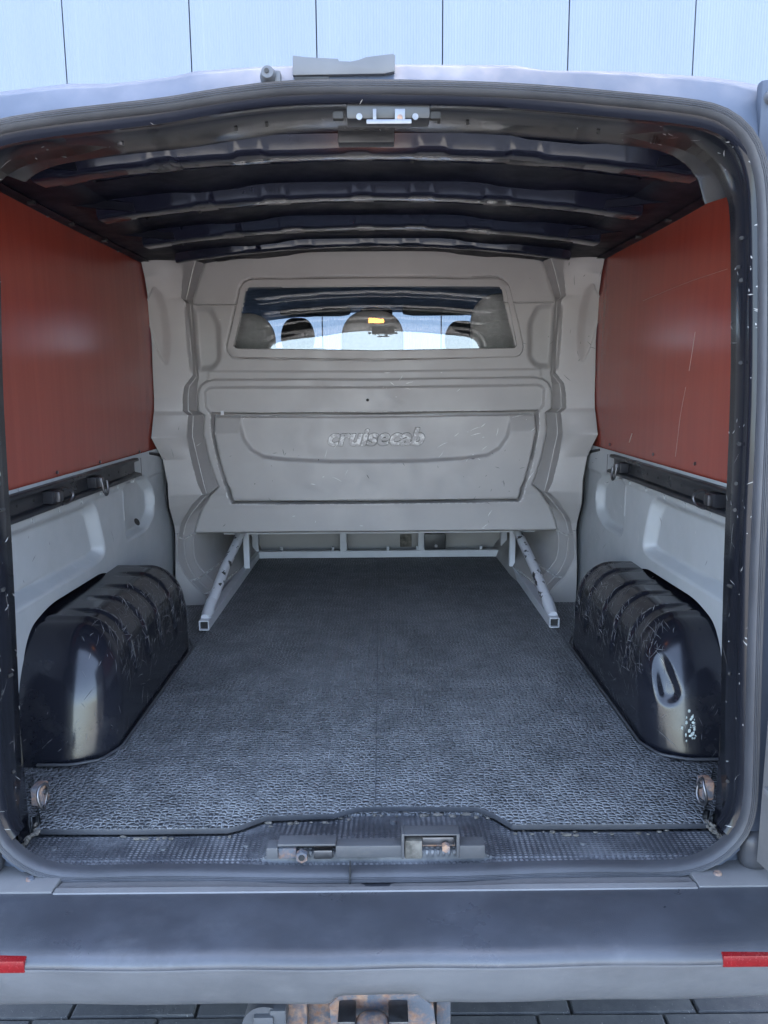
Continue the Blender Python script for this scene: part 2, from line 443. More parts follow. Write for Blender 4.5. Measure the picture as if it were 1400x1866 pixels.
from mathutils.bvhtree import BVHTree
def marks(obj, n, mat, L=(.01, .05), W=(.0005, .0014), weight=None, clusters=0, direction=None, spread=1.0, name='scratch_marks', seed=1, lift=.0006, bend=.35, csize=.06):
    """thin ribbons laid on the surface of obj: scratches and scuffs"""
    rg = random.Random(seed); me = obj.data
    bv = BVHTree.FromPolygons([v.co[:] for v in me.vertices], [p.vertices[:] for p in me.polygons])
    ars = np.array([p.area for p in me.polygons]); cs = np.cumsum(ars); cs /= cs[-1]
    def pick():
        for _ in range(60):
            p = me.polygons[int(np.searchsorted(cs, rg.random()))]
            if weight is None or rg.random() < weight(p.center): return p.center.copy(), p.normal.copy()
        return None
    cl = [c for c in (pick() for _ in range(clusters)) if c] if clusters else None
    V, F = [], []
    for _ in range(n):
        if cl and rg.random() < .8:
            c = rg.choice(cl)[0] + Vector([rg.gauss(0, csize) for _ in range(3)])
            h = bv.find_nearest(c)
            if h[0] is None: continue
            p, nn = h[0], h[1]
            if weight is not None and rg.random() > weight(p): continue
        else:
            q = pick()
            if q is None: continue
            p, nn = q
        d = Vector(direction) + Vector([rg.gauss(0, spread) for _ in range(3)]) if direction else Vector([rg.gauss(0, 1) for _ in range(3)])
        d = d - nn * d.dot(nn)
        if d.length < 1e-5: continue
        d.normalize(); ln = rg.uniform(*L) * rg.choice((.4, .7, 1, 1)); k = max(3, int(ln / .006)); k = min(k, 14); w_ = rg.uniform(*W); b = rg.gauss(0, bend)
        b0 = len(V)
        for i in range(k + 1):
            t = i / k; ww = w_ * max(.12, math.sin(math.pi * t)) * rg.uniform(.6, 1.3)
            sd_ = nn.cross(d).normalized()
            V.append(p + nn * lift + sd_ * ww); V.append(p + nn * lift - sd_ * ww)
            d = (d + sd_ * b / k); d = (d - nn * d.dot(nn)).normalized()
            h = bv.find_nearest(p + d * (ln / k))
            if h[0] is None: break
            p, n2 = h[0], h[1]; nn = n2 if n2.dot(nn) > 0 else -n2
        m_ = (len(V) - b0) // 2
        for i in range(m_ - 1): F.append((b0 + 2 * i, b0 + 2 * i + 1, b0 + 2 * i + 3, b0 + 2 * i + 2))
    if not F: return None
    o = mesh(name, V, F, mat, obj, 80)
    o['kind'] = 'stuff'
    return o

FLOOR = 0.552      # top of the rubber mat

# ================================================================== SETTING
# ground: one sheet to the horizon; the block paving near the van is laid stone by stone
def plane(name, x0, x1, y0, y1, z, mat, parent=None):
    return mesh(name, [(x0, y0, z), (x1, y0, z), (x1, y1, z), (x0, y1, z)], [(0, 1, 2, 3)], mat, parent, flat=True)
ground = plane('ground', -700, 700, -700, 700, 0.0, 'ground'); ground['kind'] = 'structure'
bed = plane('paving_bed', -2.2, 2.2, .2, 3.4, .004, 'joint', ground)
pl, pw, zz = .285, .150, .062
bm = bmesh.new()
g = .0022
po = [(-pl/2 - zz/2 + g, -pw/2 + g), (pl/2 - zz/2 - g, -pw/2 + g), (pl/2 - zz/2 - g, -pw*.2), (pl/2 + zz/2 - g, pw*.16), (pl/2 + zz/2 - g, pw/2 - g), (-pl/2 + zz/2 + g, pw/2 - g), (-pl/2 + zz/2 + g, pw*.16), (-pl/2 - zz/2 + g, -pw*.2)]
v0 = [bm.verts.new((x, y, .001)) for x, y in po]; v1 = [bm.verts.new((x * .995, y * .99, .056)) for x, y in po]
vt = [bm.verts.new((x * .972, y * .95, .060)) for x, y in po]
n = len(po)
for A, B in ((v0, v1), (v1, vt)):
    for i in range(n): bm.faces.new((A[i], A[(i + 1) % n], B[(i + 1) % n], B[i]))
bm.faces.new(vt)
bmesh.ops.recalc_face_normals(bm, faces=bm.faces)
pme = bpy.data.meshes.new('paver'); bm.to_mesh(pme); bm.free(); pme.materials.append(MT['paver'])
for j in range(10):
    for i in range(-6, 7):
        x = i * pl + (j % 2) * (pl * .5) + .05; y = 1.005 + j * pw
        o = link('paver', pme, ground, (x, y, -.056 + .008 + random.uniform(-.0015, .0015)))
        o.rotation_euler = (random.uniform(-.006, .006), random.uniform(-.006, .006), random.uniform(-.006, .006))

# metal clad building behind the van
WY = 7.8
wh = thing('warehouse', (0, WY + 3, 0), 'pale blue metal clad warehouse wall with fine vertical ribs behind the van', 'building')
box('wall_core', -13, 13, WY + .05, WY + 6, 0.0, 11.9, 'wallcore', wh, 0)
PWID = 1.177
xs0 = atY(807, 20, WY)[0]
rows_b, rows_t = [], []
nr = 44
prof = []
for k in range(nr):
    x = .006 + (PWID - .012) * k / nr; d = (PWID - .012) / nr
    prof += [(x, 0), (x + d * .38, 0), (x + d * .5, .0016), (x + d * .88, .0016)]
prof = [(.005, .03)] + prof + [(PWID - .006, 0), (PWID - .005, .03)]
vv, ff = loft([[(x, y, .25) for x, y in prof], [(x, y, 11.9) for x, y in prof]])
cme = None
for k in range(-10, 10):
    if cme is None:
        o = mesh('cladding_panel', vv, ff, 'clad', wh, 20); cme = o.data; o.location = (xs0 + k * PWID, WY, 0)
    else:
        o = link('cladding_panel', cme, wh, (xs0 + k * PWID, WY, 0))
box('plinth', -11.2, 11.2, WY - .02, WY + .04, 0, .25, 'ground', wh, .005)
# ================================================================== THE VAN
VB = (0, 3.6, 0)
van = thing('delivery_van', VB, 'grey delivery van with open rear doors showing its empty load bay', 'van')

# ---- rear aperture outline (right half, photo pixels, from the sill up to the crown)
APX = [(690, 1590), (800, 1589), (900, 1586), (1000, 1582), (1110, 1580), (1180, 1582), (1230, 1580), (1262, 1574), (1292, 1563), (1320, 1544), (1344, 1518), (1358, 1490), (1364, 1455), (1366, 1400),
       (1368, 1300), (1372, 1150), (1377, 1000), (1384, 850), (1390, 700), (1391, 560), (1391, 450), (1390, 380), (1387, 335), (1380, 297), (1366, 261), (1342, 231), (1303, 208), (1245, 197),
       (1150, 188), (1000, 174), (850, 166), (690, 163)]
def apY(z): return 1.30 + .05 * float(ss(np.array(z), 1.0, 1.9))
half = []
for px, py in APX:
    p = atY(px, py, 1.30)
    for _ in range(4): p = atY(px, py, apY(p[2]))
    half.append(p)
half[0][0] = 0; half[-1][0] = 0
LPX = [(690, 163), (590, 163), (500, 167), (400, 180), (300, 197), (200, 208), (100, 219), (0, 235), (-42, 252), (-72, 280), (-87, 318), (-92, 360)]
lft = []
for px, py in LPX:
    p = atY(px, py, 1.34)
    for _ in range(4): p = atY(px, py, apY(p[2]))
    lft.append(p)
lft[0] = half[-1].copy()
lh_ = [np.array([-p[0], p[1], p[2]]) for p in half if p[2] < 1.68]
half2 = lft + lh_[::-1]
half = resample(chaikin(half, 1), 110); half2 = resample(chaikin(half2, 1), 110)
AP = [tuple(p) for p in half] + [tuple(p) for p in half2[1:-1]]
AP = np.array(AP); NA = len(AP)
tn = np.roll(AP, -1, 0) - np.roll(AP, 1, 0)
NO = np.stack([tn[:, 2], np.zeros(NA), -tn[:, 0]], -1); NO /= np.linalg.norm(NO, axis=1)[:, None]   # outward in XZ
def off(n, dy): return [tuple(AP[i] + NO[i] * n + np.array([0, dy, 0])) for i in range(NA)]
def ringloft(spec): return loft([off(n * .66 + .001, dy * .85) for n, dy in spec], closed=True)
v, f = ringloft([(-.012, .016), (-.0125, .002), (-.0115, -.007), (-.007, -.0135), (-.002, -.017), (.000, -.0155), (.002, -.018), (.0045, -.0165), (.0065, -.0185), (.009, -.0165),
                 (.011, -.018), (.0135, -.0150), (.0155, -.016), (.018, -.010), (.020, -.002), (.020, .014)])
seal = mesh('door_seal', v, f, 'rubber', van, 60)
jx = atY(638, 1592, 1.285)
box('seal_joint', jx[0] - .0012, jx[0] + .0012, 1.2805, 1.30, jx[2] - .018, jx[2] + .016, 'groove', seal, 0)

# ---- painted rear frame around the aperture, roof edge outline taken along the crown
OUTL = np.array([(-300, 215), (-150, 190), (0, 167), (130, 152), (200, 153), (315, 140), (355, 130), (480, 121), (690, 117), (940, 119), (990, 128), (1130, 130), (1290, 140), (1350, 148), (1368, 153), (1480, 165), (1620, 190)], float)
topX = np.array([atY(a, b, 1.43)[0] for a, b in OUTL]); topZ = np.array([atY(a, b, 1.43)[2] for a, b in OUTL])
def roofZ(x): return float(np.interp(x, topX, topZ))
rows = [[], [], [], [], []]
for i in range(NA):
    p = AP[i]; nx, nz = NO[i][0], NO[i][2]
    rows[0].append(p + NO[i] * .012 + np.array([0, .008, 0]))
    top = max(0.0, nz) ** 1.5; side = abs(nx); bot = max(0.0, -nz)
    if p[2] > 1.5 and nz > .02:
        tx = p[0] * (1 + .20 * side); tz = roofZ(tx)
        k = min(1, nz * 1.6)
        o2 = np.array([p[0] + nx * .215 * (1 - k) + (tx - p[0]) * k, 1.43, p[2] + (tz - p[2]) * k + nz * .05 * (1 - k)])
        m1 = np.array([p[0] * .65 + o2[0] * .35, p[1] + .018, p[2] * .72 + o2[2] * .28]); m2 = np.array([p[0] * .3 + o2[0] * .7, p[1] + .035, p[2] * .3 + o2[2] * .7])
        ex = o2 + np.array([0, .35, .012 * k])
    else:
        d = .045 if bot > .5 else .215
        m1 = p + NO[i] * (.03) + np.array([0, .004, 0]); m2 = p + NO[i] * d * .8 + np.array([0, .012 + .01 * side, 0])
        o2 = p + NO[i] * d + np.array([0, .05, 0]); ex = o2 + np.array([0, .25, 0])
        if p[2] < 1.0 and side > .15:
            o2[0] = math.copysign(max(abs(o2[0]), .90), p[0]); ex[0] = math.copysign(.94, p[0])
        if p[2] < .80:
            o2[2] = min(o2[2], .505); ex[2] = .45
    for r_, q in zip(rows[1:], (m1, m2, o2, ex)): r_.append(q)
v, f = loft([[tuple(q) for q in r_] for r_ in rows], closed=True)
mesh('rear_frame', v, f, 'silver', van, 50)

# ---- inner flange of the D pillars
for s_ in (1, -1):
    idx = [i for i in range(NA) if AP[i][0] * s_ > .3 and AP[i][0] * s_ > .40 and .585 < AP[i][2]]
    if s_ < 0: idx = idx[::-1]
    spec = []
    for i in idx:
        hid = .012 * (1 - float(ss(np.array(abs(AP[i][0])), .42, .54))) if AP[i][2] > 1.7 else 0
        dz = float(ss(np.array(AP[i][2]), 1.72, 1.86)); dp = .040 + .046 * float(ss(np.array(AP[i][2]), .585, .70)) + .045 * dz
        spec.append([AP[i] + NO[i] * (a + hid) + np.array([0, b, 0]) for a, b in ((-.004, .004), (-.010, .006), (-.015, .012), (-.0165, .020), (-.0125, .026), (-.015, .034), (-.016, dp), (-.012, dp + .004), (.01 + .225 * abs(NO[i][0]) ** 8, dp + .02))])
    v, f = loft(spec)
    if s_ > 0: f = [tuple(reversed(x)) for x in f]
    fl = mesh('pillar_flange', v, f, 'flange', van, 60)
    # drain and clip holes in the flange
    for py in (425, 488, 512, 664, 812, 882, 945, 1075, 1255, 1440):
        c = min((AP[i] for i in idx), key=lambda q: abs(proj(q)[1] - py))
        hv, hf = tube_vf([(c[0] - s_ * .0175, c[1] + .050 + random.uniform(-.012, .012), c[2]), (c[0] - s_ * .0145, c[1] + .050, c[2])], .0035, 8)
        mesh('clip_hole', hv, hf, 'groove', fl)

# ---- header above the aperture
ntop = 81
hx = np.linspace(-.655, .655, ntop)
topi = np.array(sorted([tuple(p) for p in AP if p[2] > 1.7]))
_at = sorted([(p[0], p[2]) for p in AP if p[2] > 1.74])
def apTop(x): return float(np.interp(x, *zip(*_at)))
sec = [(1.345, .004), (1.352, -.014), (1.360, -.0185), (1.370, -.017), (1.392, -.012), (1.402, -.0135), (1.42, -.0145), (1.50, -.006), (1.555, -.001), (1.566, .002), (1.572, .012), (1.585, .055), (1.60, .085)]
rows = []
for x in hx:
    k = 1 - .75 * ss(np.array(abs(x)), .16, .42)
    rows.append([(x, y, apTop(x) + z * (1 if not .36 < y - 1 < .40 else float(k) * 1.0 + (1 - float(k)) * 1.15)) for y, z in sec])
v, f = loft(rows)
header = mesh('roof_header', v, f, 'black', van, 40)
# latch striker plate
zc = apTop(.0)
lx0, lx1 = atY(632, 205, 1.385)[0], atY(783, 205, 1.385)[0]
lat = box('latch_plate', lx0, lx1, 1.365, 1.412, zc - .040, zc - .006, 'blackplast', van, .005)
for px in (655, 757):
    c = atY(px, 213, 1.364)
    v, f = tube_vf([(c[0], 1.362, c[2]), (c[0], 1.368, c[2])], .0052, 14); mesh('bolt', v, f, 'steel', lat)
a, b = atY(668, 224, 1.352), atY(750, 224, 1.352)
box('striker_bar', a[0], b[0], 1.346, 1.362, a[2] - .0035, a[2] + .004, 'steel', lat, .0015)
for px in (683, 729):
    c = atY(px, 212, 1.356); wv_ = .003 if px < 700 else .0085
    box('striker_arm', c[0] - wv_, c[0] + wv_, 1.350, 1.368, a[2], c[2] + .010, 'steel', lat, .001)
c = atY(729, 214, 1.349)
v, f = tube_vf([(c[0], 1.347, c[2]), (c[0], 1.352, c[2])], .0045, 12); mesh('striker_screw', v, f, 'rust', lat)
for px in (617, 793):
    c = atY(px, 213, 1.378)
    box('clip_hole', c[0] - .009, c[0] + .009, 1.368, 1.382, c[2] - .006, c[2] + .006, 'groove', lat, .003)
for px, py in ((220, 260), (430, 228), (800, 268), (487, 245), (852, 236), (1090, 240), (95, 262)):
    c = atY(px, py, 1.46); z_ = apTop(c[0]) - .012
    v, f = tube_vf([(c[0], 1.46, z_ - .003), (c[0], 1.46, z_ + .006)], .003 if px != 220 else .006, 10); mesh('rivet', v, f, 'steel' if px in (220,) else 'groove', header)
# load bay lamp, lit, on the front of the header (seen reflected in the glass and on the first bow)
lh = box('load_lamp', -.055, .055, 1.588, 1.622, 1.884, 1.93, 'blackplast', van, .004)
box('lamp_lens', -.045, .045, 1.621, 1.628, 1.888, 1.926, 'lamp', lh, .002)

# ---- roof skin, bows, cant rails
def crown(x): return .105 * x * x
RX = np.linspace(-.88, .88, 65)
rows = []
for y in np.linspace(1.42, 3.25, 30):
    rows.append([(x, y, min(1.930 - .03 * x * x, roofZ(x) - .030, roofZ(-x) - .030)) for x in RX])
v, f = loft(rows)
mesh('roof_panel', v, f, 'skin', van, 80)
rows = []
for y in (1.44, 1.9, 3.0, 4.0, 4.8, 5.1):
    rows.append([(x, y, roofZ(x) - .012 - (0 if y < 4.7 else (.02 if y < 5 else .07))) for x in np.linspace(-.9, .9, 41)])
v, f = loft(rows); mesh('outer_roof', v, f, 'silver', van, 60)

bows = [(1.735, 1.896), (2.115, 1.896), (2.50, 1.896), (2.86, 1.905)]
for bi, (by, bz) in enumerate(bows):
    prof = [(-.070, .062), (-.055, .052), (-.047, .008), (-.040, .0015), (-.02, .000), (.030, .003), (.040, .006), (.046, .018), (.050, .024), (.060, .026), (.078, .027), (.112, .029), (.135, .030), (.145, .034), (.150, .06)]
    if bi == 3: prof = [(a * .6, b) for a, b in prof]
    cols = np.linspace(-.70, .70, 141)
    rows = []
    for x in cols:
        notch = 0
        for c0, hw in ((-.245, .028), (.135, .028), (.33, .028), (-.02, .018), (-.43, .02)):
            notch = max(notch, float(1 - ss(np.array(abs(x - c0)), hw, hw + .008)))
        wob = .0004 * math.sin(x * 37 + by * 9) + .0003 * math.sin(x * 91)
        rows.append([(x, by + a, bz - crown(x) + b + wob * (1 if b < .02 else 0) + (.0045 * notch if (b < .01 and a < -.015) else 0)) for a, b in prof])
    v, f = loft(rows)
    m = len(prof)
    keep = []
    for q in f:
        i, j = q[0] // m, q[0] % m
        x = cols[i]
        hole = j == 10 and bi < 3 and any(abs(x - c0) < hw for c0, hw in ((-.115, .038), (.0, .026), (.26, .04), (-.36, .035)))
        if not hole: keep.append(q)
    bow = mesh('roof_bow', v, keep, 'roof', van, 50)
    if bi < 3:
        for c0 in (-.30, -.19, .10, .19, .37, -.47):
            v, f = tube_vf([(c0, by + .07 + random.uniform(-.01, .04), bz - crown(c0) + .020), (c0, by + .08, bz - crown(c0) + .032)], random.choice((.004, .005, .006)), 8)
            mesh('bow_hole', v, f, 'groove', bow)
        for s_ in (1, -1):
            g0 = [(s_ * .60, by - .05, bz - crown(.6) + .004), (s_ * .60, by + .06, bz - crown(.6) + .004), (s_ * .765, by + .085, 1.872), (s_ * .765, by - .075, 1.872)]
            g1 = [(p[0] + s_ * .004, p[1], p[2] + .02) for p in g0]
            # gusset with a flanged opening
            c = [sum(p[k] for p in g0) / 4 for k in range(3)]
            inn = [tuple(c[k] + (p[k] - c[k]) * .30 for k in range(3)) for p in g0]
            dep = [(p[0] + s_ * .008, p[1], p[2] + .018) for p in inn]
            vv = g0 + inn + dep + g1
            ff = [(i, (i + 1) % 4, 4 + (i + 1) % 4, 4 + i) for i in range(4)] + [(4 + i, 4 + (i + 1) % 4, 8 + (i + 1) % 4, 8 + i) for i in range(4)] + [(i, 12 + i, 12 + (i + 1) % 4, (i + 1) % 4) for i in range(4)]
            mesh('bow_gusset', vv, ff, 'skin', bow, 20)
for s_ in (1, -1):
    # cant rail: rounded box beam under the roof edge, then the ledge that holds the plywood
    sec = [(.66, 1.897), (.672, 1.886), (.69, 1.879), (.715, 1.8745), (.74, 1.8725), (.765, 1.870), (.775, 1.867), (.772, 1.8635), (.786, 1.8625), (.789, 1.8612), (.80, 1.8605)]
    rows = [[(s_ * (x + .045 * (x - .66) / .14), y, z + .002 * math.sin(y * 5)) for x, z in sec] for y in np.linspace(1.42, 3.05, 24)]
    v, f = loft(rows); mesh('cant_rail', v, f, 'skin', van, 45)
    for y in (1.72, 1.95, 2.2, 2.45):
        box('clip', s_ * .817 - .008, s_ * .817 + .008, y, y + .016, 1.856, 1.872, 'blackplast', bpy.data.objects['cant_rail' if s_ > 0 else 'cant_rail.001'], .002)
    # inner side skin
    v, f = loft([[(s_ * .885, y, z) for y in (1.36, 3.3)] for z in (.50, 1.2, 1.88)] + [[(s_ * .87, y, 1.885) for y in (1.36, 3.3)]])
    mesh('side_skin', v, f, 'black', van, 60)
    v, f = loft([[(s_ * x, y, z) for y in (1.42, 2.4, 3.6, 5.0)] for x, z in ((.93, .42), (.95, .9), (.95, 1.3), (.93, 1.7), (.915, 1.85), (.905, 1.868))])
    mesh('outer_side', v, f, 'silver', van, 60)

# ---- plywood side panels
for s_ in (1, -1):
    pts = [(1.40, 1.181), (2.90, 1.181), (2.90, 1.838), (1.40, 1.838)]
    vv, ff = [], []
    xo, xi = .848, .840
    ys = np.linspace(1.39, 3.0, 30); zs = np.linspace(1.181, 1.866, 16)
    rows = [[(s_ * (xi - .007 * math.sin((z - 1.181) / .65 * 3.14159) * .5 + .004 * (y - 2.1) * 0), y, z) for y in ys] for z in zs]
    rows = [[(s_ * xo, y, zs[0]) for y in ys]] + rows + [[(s_ * xo, y, zs[-1]) for y in ys]]
    v, f = loft(rows)
    if s_ < 0: f = [tuple(reversed(x)) for x in f]
    ply = mesh('side_panel', v, f, 'ply', van, 30)
    ply['label'] = 'glossy red brown plywood panel on the bay side wall'
    sp = [(88, 393), (165, 431), (216, 457), (105, 861), (183, 842), (255, 823)] if s_ < 0 else [(1241, 376), (1175, 417), (1300, 345), (1111, 810), (1190, 828), (1266, 845)]
    for px, py in sp:
        c = atX(px, py, s_ * .837)
        v, f = tube_vf([(s_ * .8355, c[1], c[2]), (s_ * .842, c[1], c[2])], .0042, 8); mesh('screw', v, f, 'steel', ply)

# ---- load securing rails under the plywood
def ring_path(c, r, s_, n=18, dir_=1):
    return [(c[0], c[1] + dir_ * (.045 * max(0, math.sin(t)) ** .6 if 0 else .032 * math.sin(t)), c[2] + r * math.cos(t)) for t in np.linspace(-.35, math.pi + .35, n)]
for s_ in (1, -1):
    X1 = .836
    sec = [(X1 + .006, 1.1775), (X1 - .020, 1.1775), (X1 - .024, 1.174), (X1 - .024, 1.168), (X1 - .010, 1.166), (X1 - .008, 1.160), (X1 - .008, 1.134), (X1 - .010, 1.129), (X1 - .026, 1.127), (X1 - .030, 1.123), (X1 - .030, 1.117), (X1 - .026, 1.1145), (X1 + .006, 1.1145)]
    rows = [[(s_ * x, y, z) for x, z in sec] for y in (1.43, 1.8, 2.2, 2.645)]
    v, f = loft(rows); f.append(tuple(range(3 * len(sec), 4 * len(sec))))
    rail = mesh('cargo_rail', v, f, 'railblack', van, 30)
    for k in range(11):
        y = 1.60 + k * .088
        v, f = tube_vf([(s_ * (X1 - .0095), y, 1.147), (s_ * (X1 - .006), y, 1.147)], .004, 8); mesh('rail_hole', v, f, 'groove', rail)
    fits = ((100, 900), (178, 878)) if s_ < 0 else ((1130, 836), (1300, 902))
    for q, (px, py) in enumerate(fits):
        c = atX(px, py, s_ * (X1 - .03)); y = c[1]
        fit = box('lashing_fitting', s_ * (X1 - .008), s_ * (X1 - .036), y - .026, y + .026, 1.130, 1.163, 'railblack', rail, .004)
        bm = bmesh.new(); box_bm(bm, min(s_ * (X1 - .034), s_ * (X1 - .048)), max(s_ * (X1 - .034), s_ * (X1 - .048)), y - .012, y + .012, 1.133, 1.160, .005)
        bm_obj('fitting_block', bm, 'steel', rail)
        hang = (q == 0 and s_ > 0) or (q == 1 and s_ < 0)
        pth = []
        for t in np.linspace(-.2, math.pi + .2, 20):
            a_, b_ = .020 * math.cos(t), .034 * math.sin(t) + .006
            if hang: pth.append((s_ * (X1 - .047 - .004 * math.sin(t)), y + a_ + (.01 if s_ < 0 else 0), 1.146 - b_))
            else: pth.append((s_ * (X1 - .050 - .010 * math.sin(t)), y + b_ * (1 if s_ < 0 else 1), 1.146 + a_))
        v, f = tube_vf(pth, .0038, 8); mesh('lashing_ring', v, f, 'steel', rail, 80)
    v, f = loft([[(s_ * (X1 - .0), 2.645, 1.1145), (s_ * (X1 - .0), 2.652, 1.1145)], [(s_ * (X1 - .030), 2.645, 1.1145), (s_ * (X1 - .030), 2.652, 1.1145)], [(s_ * (X1 - .030), 2.645, 1.1775), (s_ * (X1 - .030), 2.652, 1.1775)], [(s_ * X1, 2.645, 1.1775), (s_ * X1, 2.652, 1.1775)]])
    mesh('rail_end_cap', v, f, 'railblack', rail, 20)

# ---- grey lower linings: height field on the side wall plane
LX = .838
def lin_px(pts): return [tuple(atX(px, py, -LX)[1:]) for px, py in pts]
POCK1 = rpoly([(1.20, 1.085), tuple(atX(172, 918, -LX)[1:]), tuple(atX(192, 1006, -LX)[1:]), tuple(atX(178, 1020, -LX)[1:]), (1.20, .915)], .05)
POCK2 = rpoly(lin_px([(224, 884), (262, 868), (279, 892), (281, 935), (268, 962), (231, 984)]), .03)
CUT = rpoly([(1.70, .45)] + lin_px([(42, 1200), (56, 1143), (92, 1101), (186, 1043), (206, 1046), (224, 1064)]) + [(2.52, .76), (2.56, .45)], .05)
ys = np.linspace(1.375, 3.16, 316); zs = np.linspace(.50, 1.186, 132)
Yg, Zg = np.meshgrid(ys, zs)
Q = np.stack([Yg, Zg], -1)
d1, d2, dc = sdf(Q, POCK1), sdf(Q, POCK2), sdf(Q, CUT)
dep = .034 * inside(d1, .030) + .030 * inside(d2, .022) - .004 * inside(np.abs(d1) - .012, .008) - .004 * inside(np.abs(d2) - .010, .006)
dep += -.006 * ss(Zg, 1.085, 1.095)
dep += .004 * (inside(np.abs(Zg - (.93 - .02 * (Yg - 1.6))) - .004, .008) * ss(Yg, 2.0, 1.9))
dep = np.where(dc < .02, dep * ss(dc, 0, .02), dep)
cell = ys[1] - ys[0]
near = np.abs(dc) < cell * .75                      # pull border vertices on to the cut-out
gy, gz = np.gradient(dc, ys[1] - ys[0], axis=1), np.gradient(dc, zs[1] - zs[0], axis=0)
Yg = np.where(near, Yg - dc * gy, Yg); Zg = np.where(near, Zg - dc * gz, Zg)
keepv = (dc > -cell * .76) & ~((Yg < 1.66) & (Zg < .70))
for s_ in (1, -1):
    V = np.stack([s_ * (LX + dep), Yg, Zg], -1).reshape(-1, 3)
    n = len(ys); F = []
    for i in range(len(zs) - 1):
        for j in range(n - 1):
            if keepv[i, j] and keepv[i, j + 1] and keepv[i + 1, j] and keepv[i + 1, j + 1]:
                q = (i * n + j, i * n + j + 1, (i + 1) * n + j + 1, (i + 1) * n + j)
                F.append(q if s_ < 0 else q[::-1])
    lin = mesh('side_lining', V, F, 'lining', van, 70)
    for k in range(8):
        y = 1.55 + k * .155
        v, f = tube_vf([(s_ * (LX - .009), y, 1.098), (s_ * (LX + .002), y, 1.098)], .0065, 10); mesh('clip', v, f, 'lining', lin)
    if s_ < 0:
        c = atX(250, 951, -.826); P = [(-.826, c[1] + .030 * math.cos(t), c[2] + .012 * math.sin(t) - .010 * math.cos(t)) for t in np.linspace(0, 6.283, 17)[:-1]]
        mesh('lining_hole', P, [tuple(range(16))], 'groove', lin, flat=True)

for s_ in (1, -1):
    rows = [[(s_ * (.680 + dx), y, z) for y, dx in ((1.36, 0), (1.42, .008), (1.55, .075), (1.69, .150))] for z in (.52, .60, .70, .80)]
    v, f = loft(rows); mesh('corner_panel', v, f, 'black', van, 60)

# ---- wheel arches: rounded boxes with pressed beads
def arch(s_):
    lo = np.array([.640, 1.685, .40]); hi = np.array([.98, 2.545, .840])
    rr = np.array([.120, .105, .165])
    c0 = lo + rr; c1 = hi - rr
    def face(u, v_, fn):
        U, V_ = np.meshgrid(u, v_); return fn(U, V_)
    xs_ = np.linspace(lo[0], .87, 50); ys_ = np.linspace(lo[1], hi[1], 150); zs_ = np.linspace(.53, hi[2], 64)
    faces_ = [face(ys_, zs_, lambda U, V_: np.stack([np.full_like(U, lo[0]), U, V_], -1)),
              face(ys_, xs_, lambda U, V_: np.stack([V_, U, np.full_like(U, hi[2])], -1)),
              face(xs_, zs_, lambda U, V_: np.stack([U, np.full_like(U, lo[1]), V_], -1)),
              face(xs_, zs_, lambda U, V_: np.stack([U, np.full_like(U, hi[1]), V_], -1))]
    VV, FF = [], []
    bo = 0
    da, db = atY(1183, 1156, 1.785), atY(1217, 1262, 1.735)
    da[0], db[0] = abs(da[0]) - .018, abs(db[0]) - .018
    for G in faces_:
        q = np.clip(G, c0, c1); d = (G - q) / rr
        L = np.linalg.norm(d, axis=-1, keepdims=True)
        nrm = d / np.maximum(L, 1e-9); nrm = np.where(L < 1e-6, 0, nrm)
        P = q + rr * nrm
        NN = nrm / rr; NN /= np.maximum(np.linalg.norm(NN, axis=-1, keepdims=True), 1e-9)
        X, Y, Z = P[..., 0], P[..., 1], P[..., 2]
        P[..., 1] += .26 * np.maximum(0, Z - .55) * (1 - ss(Y, 1.80, 2.10))
        # pressed beads on top and inner flank
        amt = 0
        for yk, hw, zlo in ((1.90, .020, .67), (2.03, .014, .66), (2.15, .014, .66), (2.30, .016, .64), (2.41, .014, .66)):
            e = .030
            b_ = (1 - ss(np.abs(Y - yk - .03 * ss(Z, .7, .87)), hw, hw + .012)) * ss(Z, zlo, zlo + .05) * (1 - ss(X, .76, .83))
            amt = np.maximum(amt, b_)
        amt = -.0075 * amt
        hump = .006 * ss(Y, 1.86, 1.90) * ss(Z, .72, .78)
        if s_ > 0:
            pa, pb = da, db; ab = pb - pa
            t = np.clip(((P - pa) @ ab) / (ab @ ab), 0, 1)
            dist = np.linalg.norm(P - (pa + t[..., None] * ab), axis=-1)
            amt = amt - .013 * (1 - ss(dist, .012, .036))
        P = P + NN * (amt + hump)[..., None]
        ny_, nx_ = G.shape[:2]
        VV.append(P.reshape(-1, 3))
        for i in range(ny_ - 1):
            for j in range(nx_ - 1):
                FF.append((bo + i * nx_ + j, bo + i * nx_ + j + 1, bo + (i + 1) * nx_ + j + 1, bo + (i + 1) * nx_ + j))
        bo += ny_ * nx_
    V = np.concatenate(VV); V[:, 0] *= s_; V[:, 0] += .018
    bm = bmesh.new()
    bv = [bm.verts.new(p) for p in V]
    for q in FF: bm.faces.new([bv[i] for i in q])
    bmesh.ops.remove_doubles(bm, verts=bm.verts, dist=.0008)
    o = bm_obj('wheel_arch', bm, 'arch', van, 75)
    # weld flange at the foot
    pl_ = resample([(s_ * a_ + .018, b_, FLOOR + .001) for a_, b_ in ((.80, 1.670), (.72, 1.670), (.66, 1.695), (.633, 1.76), (.633, 2.48), (.66, 2.55))], 60)
    v, f = tube_vf(pl_, .004, 6); mesh('weld_flange', v, f, 'rubber', o, 80)
    return o
aL, aR = arch(-1), arch(1)
c = atY(1275, 1338, 1.676)
bm = bmesh.new()
